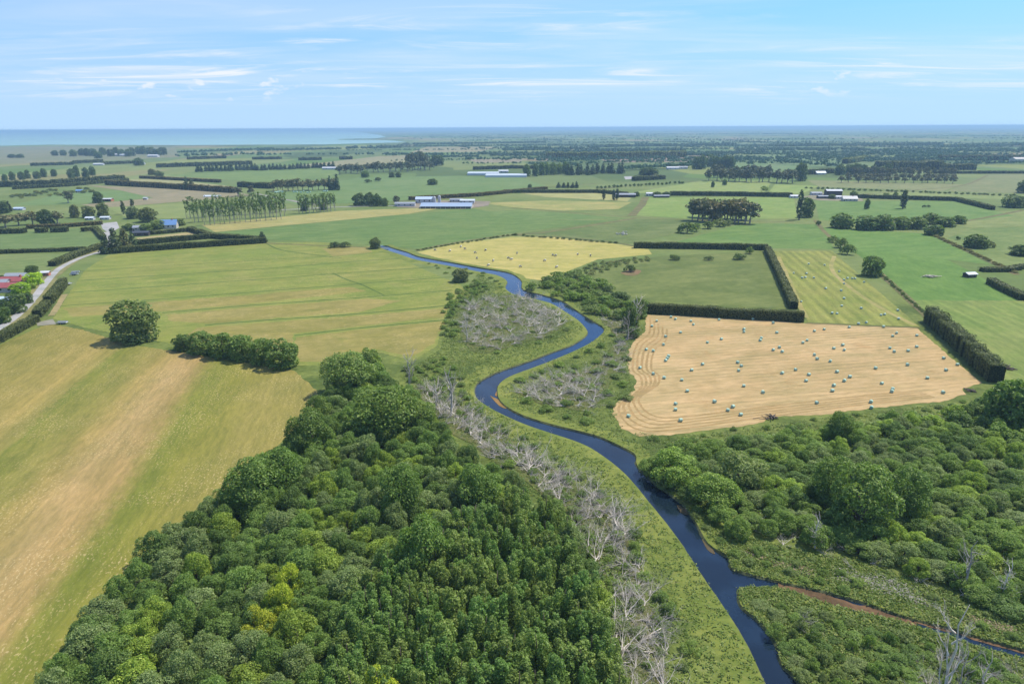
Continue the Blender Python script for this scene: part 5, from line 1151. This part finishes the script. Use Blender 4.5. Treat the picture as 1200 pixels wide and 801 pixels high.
for i in range(14):
    o = link('sheep', sheep); o.location = P(random.uniform(721, 735), random.uniform(272.5, 276)); o.rotation_euler = (0, 0, random.uniform(0, 6.28)); o.scale = (1.3,)*3; tag(o, 'pale sheep in the small flock on the rough middle pasture', 'sheep', 'flock in the middle pasture')

# ------------------------------------------------------------------ buildings
def boxmesh(x0, y0, z0, x1, y1, z1):
    v = [(x, y, z) for z in (z0, z1) for y in (y0, y1) for x in (x0, x1)]
    return mesh('box', v, [(0, 2, 3, 1), (4, 5, 7, 6), (0, 1, 5, 4), (1, 3, 7, 5), (3, 2, 6, 7), (2, 0, 4, 6)])
def house(name, x, y, w_, d_, h_, rot, wall, roof, label, cat='house', rise=None, win=3, chimney=False, opening=False):
    p = P(x, y); o = empty(name, p, math.radians(rot)); tag(o, label, cat); rise = rise if rise is not None else d_*.24
    v = [(-w_/2, -d_/2, -.1), (w_/2, -d_/2, -.1), (w_/2, d_/2, -.1), (-w_/2, d_/2, -.1), (-w_/2, -d_/2, h_), (w_/2, -d_/2, h_), (w_/2, d_/2, h_), (-w_/2, d_/2, h_), (-w_/2, 0, h_+rise), (w_/2, 0, h_+rise)]
    link('wall', mesh('wall', v, [(0, 1, 5, 4), (2, 3, 7, 6), (1, 2, 6, 9, 5), (3, 0, 4, 8, 7)]), wall, o)
    e, t = .5, .15; k = rise/(d_/2)
    rv = []
    for zz in (.03, .03+t):
        rv += [(-w_/2-e, -d_/2-e, h_-e*k+zz), (w_/2+e, -d_/2-e, h_-e*k+zz), (w_/2+e, 0, h_+rise+zz), (-w_/2-e, 0, h_+rise+zz), (w_/2+e, d_/2+e, h_-e*k+zz), (-w_/2-e, d_/2+e, h_-e*k+zz)]
    rf_ = [(0, 3, 2, 1), (3, 5, 4, 2), (6, 7, 8, 9), (9, 8, 10, 11), (0, 1, 7, 6), (4, 5, 11, 10), (1, 2, 8, 7), (2, 4, 10, 8), (3, 0, 6, 9), (5, 3, 9, 11)]
    ro = link('roof', mesh('roof', rv, rf_), roof, o)
    if chimney: link('chimney', boxmesh(w_*.2, -.5, h_+rise*.6, w_*.2+.9, .4, h_+rise+1.1), M['terracotta'], ro)
    if opening:
        n = max(2, int(w_/6))
        for i in range(n):
            x0 = -w_/2+.5+i*(w_-1)/n; link('bay_opening', boxmesh(x0, -d_/2-.03, 0, x0+(w_-1)/n-.5, -d_/2+.05, h_*.85), M['wall_dark'], o)
    else:
        for i in range(win):
            xc = -w_/2+w_*(i+.75)/(win+.5)
            wn = link('window', boxmesh(xc-.8, -d_/2-.06, h_*.38, xc+.8, -d_/2+.04, h_*.8), M['white'], o)
            link('pane', boxmesh(xc-.7, -d_/2-.09, h_*.42, xc+.7, -d_/2-.05, h_*.77), M['glass'], wn)
        link('door', boxmesh(-w_*.46, -d_/2-.05, 0, -w_*.46+1, -d_/2+.04, 2.05), M['wall_dark'], o)
    return o
house('farmhouse', 19, 333.5, 15, 8, 3, 6, M['wall_cream'], M['roof_red'], 'cream house wing with red roof behind the lime trees', 'house', 2.0, 3, True)
house('farmhouse', 6, 341, 16, 8, 3, 6, M['wall_cream'], M['roof_red'], 'second red-roofed house wing at the left edge', 'house', 2.0)
house('farmhouse', 2, 336, 9, 7, 3, 6, M['white'], M['roof_grey'], 'small grey-roofed house part between the red roofs', 'house', 1.6)
house('garage', 21, 327.5, 12, 6, 3, 4, M['white'], M['roof_grey'], 'grey-roofed white garage behind the red roofs', 'garage', 1.2)
house('shed', 3, 357, 15, 8, 3.6, 4, M['wall_dark'], M['roof_blue'], 'open shed with pale roof at the left edge beside the clipped tree', 'shed', .9, opening=True)
house('hut', 54, 323, 4.5, 4, 2.4, 15, M['terracotta'], M['white'], 'small terracotta hut with pale roof by the gravel road', 'hut', .7, 1)
house('farmhouse', 199, 267.5, 14, 9, 4, 12, M['wall_cream'], M['roof_sky'], 'farmhouse with blue roof in the hedged garden', 'house', 4.2, 3, True)
house('shed', 165, 276, 15, 7, 3, 10, M['wall_dark'], M['roof_dark'], 'low dark shed at the end of the dry lawn', 'shed', 1, 2)
house('shed', 164, 270, 10, 7, 3.2, 10, M['wall_cream'], M['roof_grey'], 'grey-roofed garden building behind the dark shed', 'shed', 1.6, 2)
house('shed', 106, 257.5, 8, 5, 2.2, 4, M['white'], M['poly'], 'white-roofed shed behind the left hedge, left of two', 'shed', 1, 2)
house('shed', 124, 257, 9, 5, 2.2, 4, M['white'], M['poly'], 'white-roofed shed behind the left hedge, right of two', 'shed', 1, 2)
house('barn', 125, 236, 16, 7, 3.4, 0, M['terracotta'], M['white'], 'red-fronted open barn beside the lone dark tree', 'barn', .8, opening=True)
house('shed', 94, 225.5, 9, 7, 3, 10, M['white'], M['roof_sky'], 'tiny blue-roofed shed in the upper left', 'shed', 1.2, 1)
house('hut', 171, 234, 5, 4, 2.6, 0, M['white'], M['white'], 'tiny white hut in the upper left fields', 'hut', .6, 1)
house('polytunnel', 249, 230.5, 22, 7, .8, 0, M['poly'], M['poly'], 'pale green polytunnel on the brown field', 'polytunnel', 1.4, 0)
house('shed', 23, 246, 11, 6, 2.0, 0, M['white'], M['roof_blue'], 'pale-roofed shed behind the left gums', 'shed', 1.2, 2)
# dairy yard
house('dairy_shed', 524, 243.2, 60, 24, 2.6, -3, M['wall_cream'], M['roof_steel'], 'big dairy shed with a long pale blue roof', 'shed', 3.0, opening=True)
house('dairy_house', 498, 237.5, 22, 12, 5, 0, M['white'], M['roof_blue'], 'blue-white two-storey shed behind the big dairy shed', 'shed', 2.4, 3)
house('milking_shed', 475, 241.5, 24, 9, 3.4, 0, M['white'], M['roof_grey'], 'white milking shed at the left end of the dairy yard', 'shed', 1.4, 3)
house('calf_shed', 548, 237.5, 18, 8, 3, -4, M['white'], M['poly'], 'small white shed behind the right end of the dairy shed', 'shed', 1.4, 2)
house('calf_shed', 535, 236.5, 16, 7, 3, -4, M['white'], M['roof_grey'], 'grey-roofed shed behind the middle of the dairy shed', 'shed', 1.2, 2)
def silo(x, y, r, h, lab):
    o = empty('silo', P(x, y)); tag(o, lab, 'silo'); v, f = [], []; tube(v, f, [(0, 0, -.1), (0, 0, h*.5), (0, 0, h)], [r, r, r], 14); link('wall', mesh('wall', v, f, False), M['white'], o)
    v, f = [], []; tube(v, f, [(0, 0, h+.01), (0, 0, h+r*.5), (0, 0, h+r*.7)], [r*1.05, r*.5, .05], 14); link('cap', mesh('cap', v, f), M['roof_grey'], o)
silo(509, 238, 2.4, 7, 'white silo left of two behind the dairy shed'); silo(515, 237.5, 2.0, 8, 'taller white silo right of two behind the dairy shed')
# greenhouses: long arched bays
def greenhouse(x, y, bays, bw, ln, hh, rot, lab):
    p = P(x, y); o = empty('greenhouse', p, math.radians(rot)); tag(o, lab, 'greenhouse')
    for i in range(bays):
        v, f = [], []; y0 = i*bw
        prof = [(y0, 0), (y0, hh)]+[(y0+bw*(.5-.5*math.cos(math.pi*k/8)), hh+bw*.28*math.sin(math.pi*k/8)) for k in range(1, 8)]+[(y0+bw-.02, hh), (y0+bw-.02, 0)]
        for xx in (-ln/2, ln/2): v += [(xx, a, c) for a, c in prof]
        n = len(prof)
        for k in range(n-1): f.append((k, k+1, n+k+1, n+k))
        f.append(tuple(range(n))); f.append(tuple(range(2*n-1, n-1, -1))); link('bay', mesh('bay', v, f), M['poly'], o)
greenhouse(566, 205.5, 3, 9, 62, 3.2, -2, 'long white greenhouse set back on the left of the pair')
greenhouse(593, 208, 3, 9, 78, 3.2, -2, 'long white greenhouse nearer on the right of the pair')
house('packhouse', 590, 202.5, 20, 10, 4, 0, M['white'], M['white'], 'white packing shed on top of the greenhouses', 'shed', 2, 2)
house('shed', 733, 231, 26, 9, 3.6, -4, M['wall_dark'], M['roof_grey'], 'long grey-roofed dark shed between the poplars and the lane', 'shed', 1.6, opening=True)
house('shed', 761, 229.5, 9, 7, 3.4, 0, M['white'], M['white'], 'white shed right of the lane in the middle distance', 'shed', 1.2, 1)
house('shed', 775, 231.5, 20, 6, 2.6, 0, M['wall_dark'], M['roof_grey'], 'low dark shed under trees right of the white one', 'shed', .9, 2)
house('barn', 976, 228.5, 20, 12, 6, -6, M['wall_dark'], M['white'], 'tall barn with white roof on the right farm', 'barn', 1.6, opening=True)
house('carport', 968, 232.5, 22, 8, 3, -2, M['wall_dark'], M['roof_grey'], 'long dark open carport on the right farm', 'carport', .8, opening=True)
house('farmhouse', 995, 235.5, 17, 10, 3.2, -8, M['wall_cream'], M['roof_grey'], 'grey-roofed farmhouse at the right of the right farm', 'house', 3, 3, True)
house('shed', 956, 228.5, 14, 8, 3, 0, M['white'], M['roof_grey'], 'pale grey shed left of the tall barn', 'shed', 1.2, 2)
house('shed', 981, 233, 9, 6, 3, 0, M['white'], M['white'], 'little white shed between carport and farmhouse', 'shed', 1, 1)
house('shed', 930, 231.8, 10, 7, 2.6, 0, M['white'], M['white'], 'white shed left of the tall poplar top', 'shed', 1.2, 1)
house('farmhouse', 938, 203.5, 24, 12, 3.4, 0, M['white'], M['white'], 'white-roofed farmhouse far behind the gum belt', 'house', 3, 3)
house('farmhouse', 961, 204.5, 18, 12, 3.4, 0, M['white'], M['poly'], 'second white-roofed building far behind the gum belt', 'house', 3, 2)
house('shed', 788, 198.5, 26, 10, 4, 0, M['white'], M['white'], 'far white shed left of the dark tree clump', 'shed', 2, 2)
house('shed', 800, 198, 20, 10, 4, 0, M['white'], M['roof_grey'], 'far grey shed left of the dark tree clump', 'shed', 2, 2)
house('house', 1196, 190, 44, 22, 8, 0, M['wall_cream'], M['wall_cream'], 'cream building at the right edge under the far wood', 'house', 4, 3)
house('shed', 116, 193.5, 26, 9, 3, 0, M['white'], M['white'], 'long white shed on the far left plain', 'shed', 2, 2)
house('shed', 164, 192.8, 26, 9, 3, 0, M['white'], M['white'], 'pale roof beside the dark tree on the far left plain', 'shed', 2, 2)
for x, y, c, lab in ((140, 182.8, 'white', 'left white house of the far homestead'), (147, 183, 'poly', 'long pale roof of the far homestead'), (167, 180, 'white', 'white house standing highest in the far homestead'), (180, 184, 'white', 'right white shed of the far homestead')):
    house('house', x, y, 34, 16, 5, 0, M['white'], M[c], lab, 'house', 3, 3)
house('shed', 387, 198.7, 34, 10, 4, 0, M['white'], M['white'], 'white roof at the left end of the centre left gums', 'shed', 2, 2)
house('hut', 1136, 324.5, 6, 4.5, 2.2, 10, M['wall_dark'], M['poly'], 'little pale-roofed shed at the hedge end by the right edge', 'hut', .8, 1)
# ------------------------------------------------------------------ trailers by the road, heaps
def trailer(x, y, rot, lab, cabin):
    o = empty('farm_trailer', P(x, y), math.radians(rot)); tag(o, lab, 'trailer')
    link('deck', boxmesh(-2.4, -1.0, .75, 2.4, 1.0, .95), M['white'], o); link('drawbar', boxmesh(2.4, -.08, .7, 4.0, .08, .82), M['roof_grey'], o)
    for sx in (-.8, .4):
        for sy in (-1.05, 1.05):
            v, f = [], []; tube(v, f, [(sx, sy-.12, .38), (sx, sy+.12, .38)], [.38, .38], 12); f.append(tuple(range(11, -1, -1))); link('wheel', mesh('wheel', v, f), M['tyre'], o)
    for sy in (-.97, .93): link('side_rail', boxmesh(-2.35, sy, .95, 2.35, sy+.05, 1.35), M['white'], o)
    if cabin: link('tank', boxmesh(-1.6, -.75, .96, .8, .75, 2.0), M['roof_grey'], o)
trailer(87, 322.5, 20, 'white farm trailer with tank beside the field corner ditch', True); trailer(88.5, 320, 25, 'farther white farm trailer behind the tank trailer', False); trailer(79, 334, 60, 'white farm trailer behind the end of the clipped roadside hedge', False); trailer(73, 379.5, 5, 'white trailer alone at the field gateway', False)
def heap(x, y, n, sc, lab, mat):
    o = empty('log_heap', P(x, y)); tag(o, lab, 'log heap')
    for i in range(n):
        v, f = [], []; a = random.uniform(0, 3.14); l = random.uniform(.8, 2.2)*sc; c = Vector((random.gauss(0, 1.2)*sc, random.gauss(0, .8)*sc, random.uniform(.15, .8)*sc)); d = Vector((math.cos(a), math.sin(a), random.uniform(-.15, .15)))*l; r = random.uniform(.08, .22)*sc
        tube(v, f, [c-d, c, c+d], [r, r*.9, r*.7], 5); link('log', mesh('log', v, f, True), mat, o).color = (.9, .88, .85, 1)
heap(1094, 366.5, 14, 1.1, 'grey log heap in the pasture beside the tall clipped hedge', M['bark']); heap(1091, 325, 22, 1.5, 'pale heap of logs and rubble in the right pasture', M['dead']); heap(1180, 432, 18, 1.2, 'grey log heap behind the foot of the tall clipped hedge', M['bark']); heap(902, 490, 16, 1.0, 'brown debris heap on the lower border of the straw field', M['bark']); heap(1136, 458, 14, .9, 'grey brush heap at the lower right corner of the straw field', M['bark'])

# ------------------------------------------------------------------ haze
hz = link('haze', boxmesh(-63500, -4000, -2.5, 63500, 63500, 93)); hz['kind'] = 'stuff'; hz['label'] = 'thin blue haze lying over the whole plain'; hz['category'] = 'haze'
hm = bpy.data.materials.new('haze'); hm.use_nodes = True; hn = hm.node_tree; hn.nodes.clear()
pv = hn.nodes.new('ShaderNodeVolumePrincipled'); pv.inputs['Color'].default_value = (.42, .66, .84, 1); pv.inputs['Density'].default_value = 1.15e-4; pv.inputs['Anisotropy'].default_value = .1
ho = hn.nodes.new('ShaderNodeOutputMaterial'); hn.links.new(pv.outputs[0], ho.inputs['Volume']); hz.data.materials.append(hm)
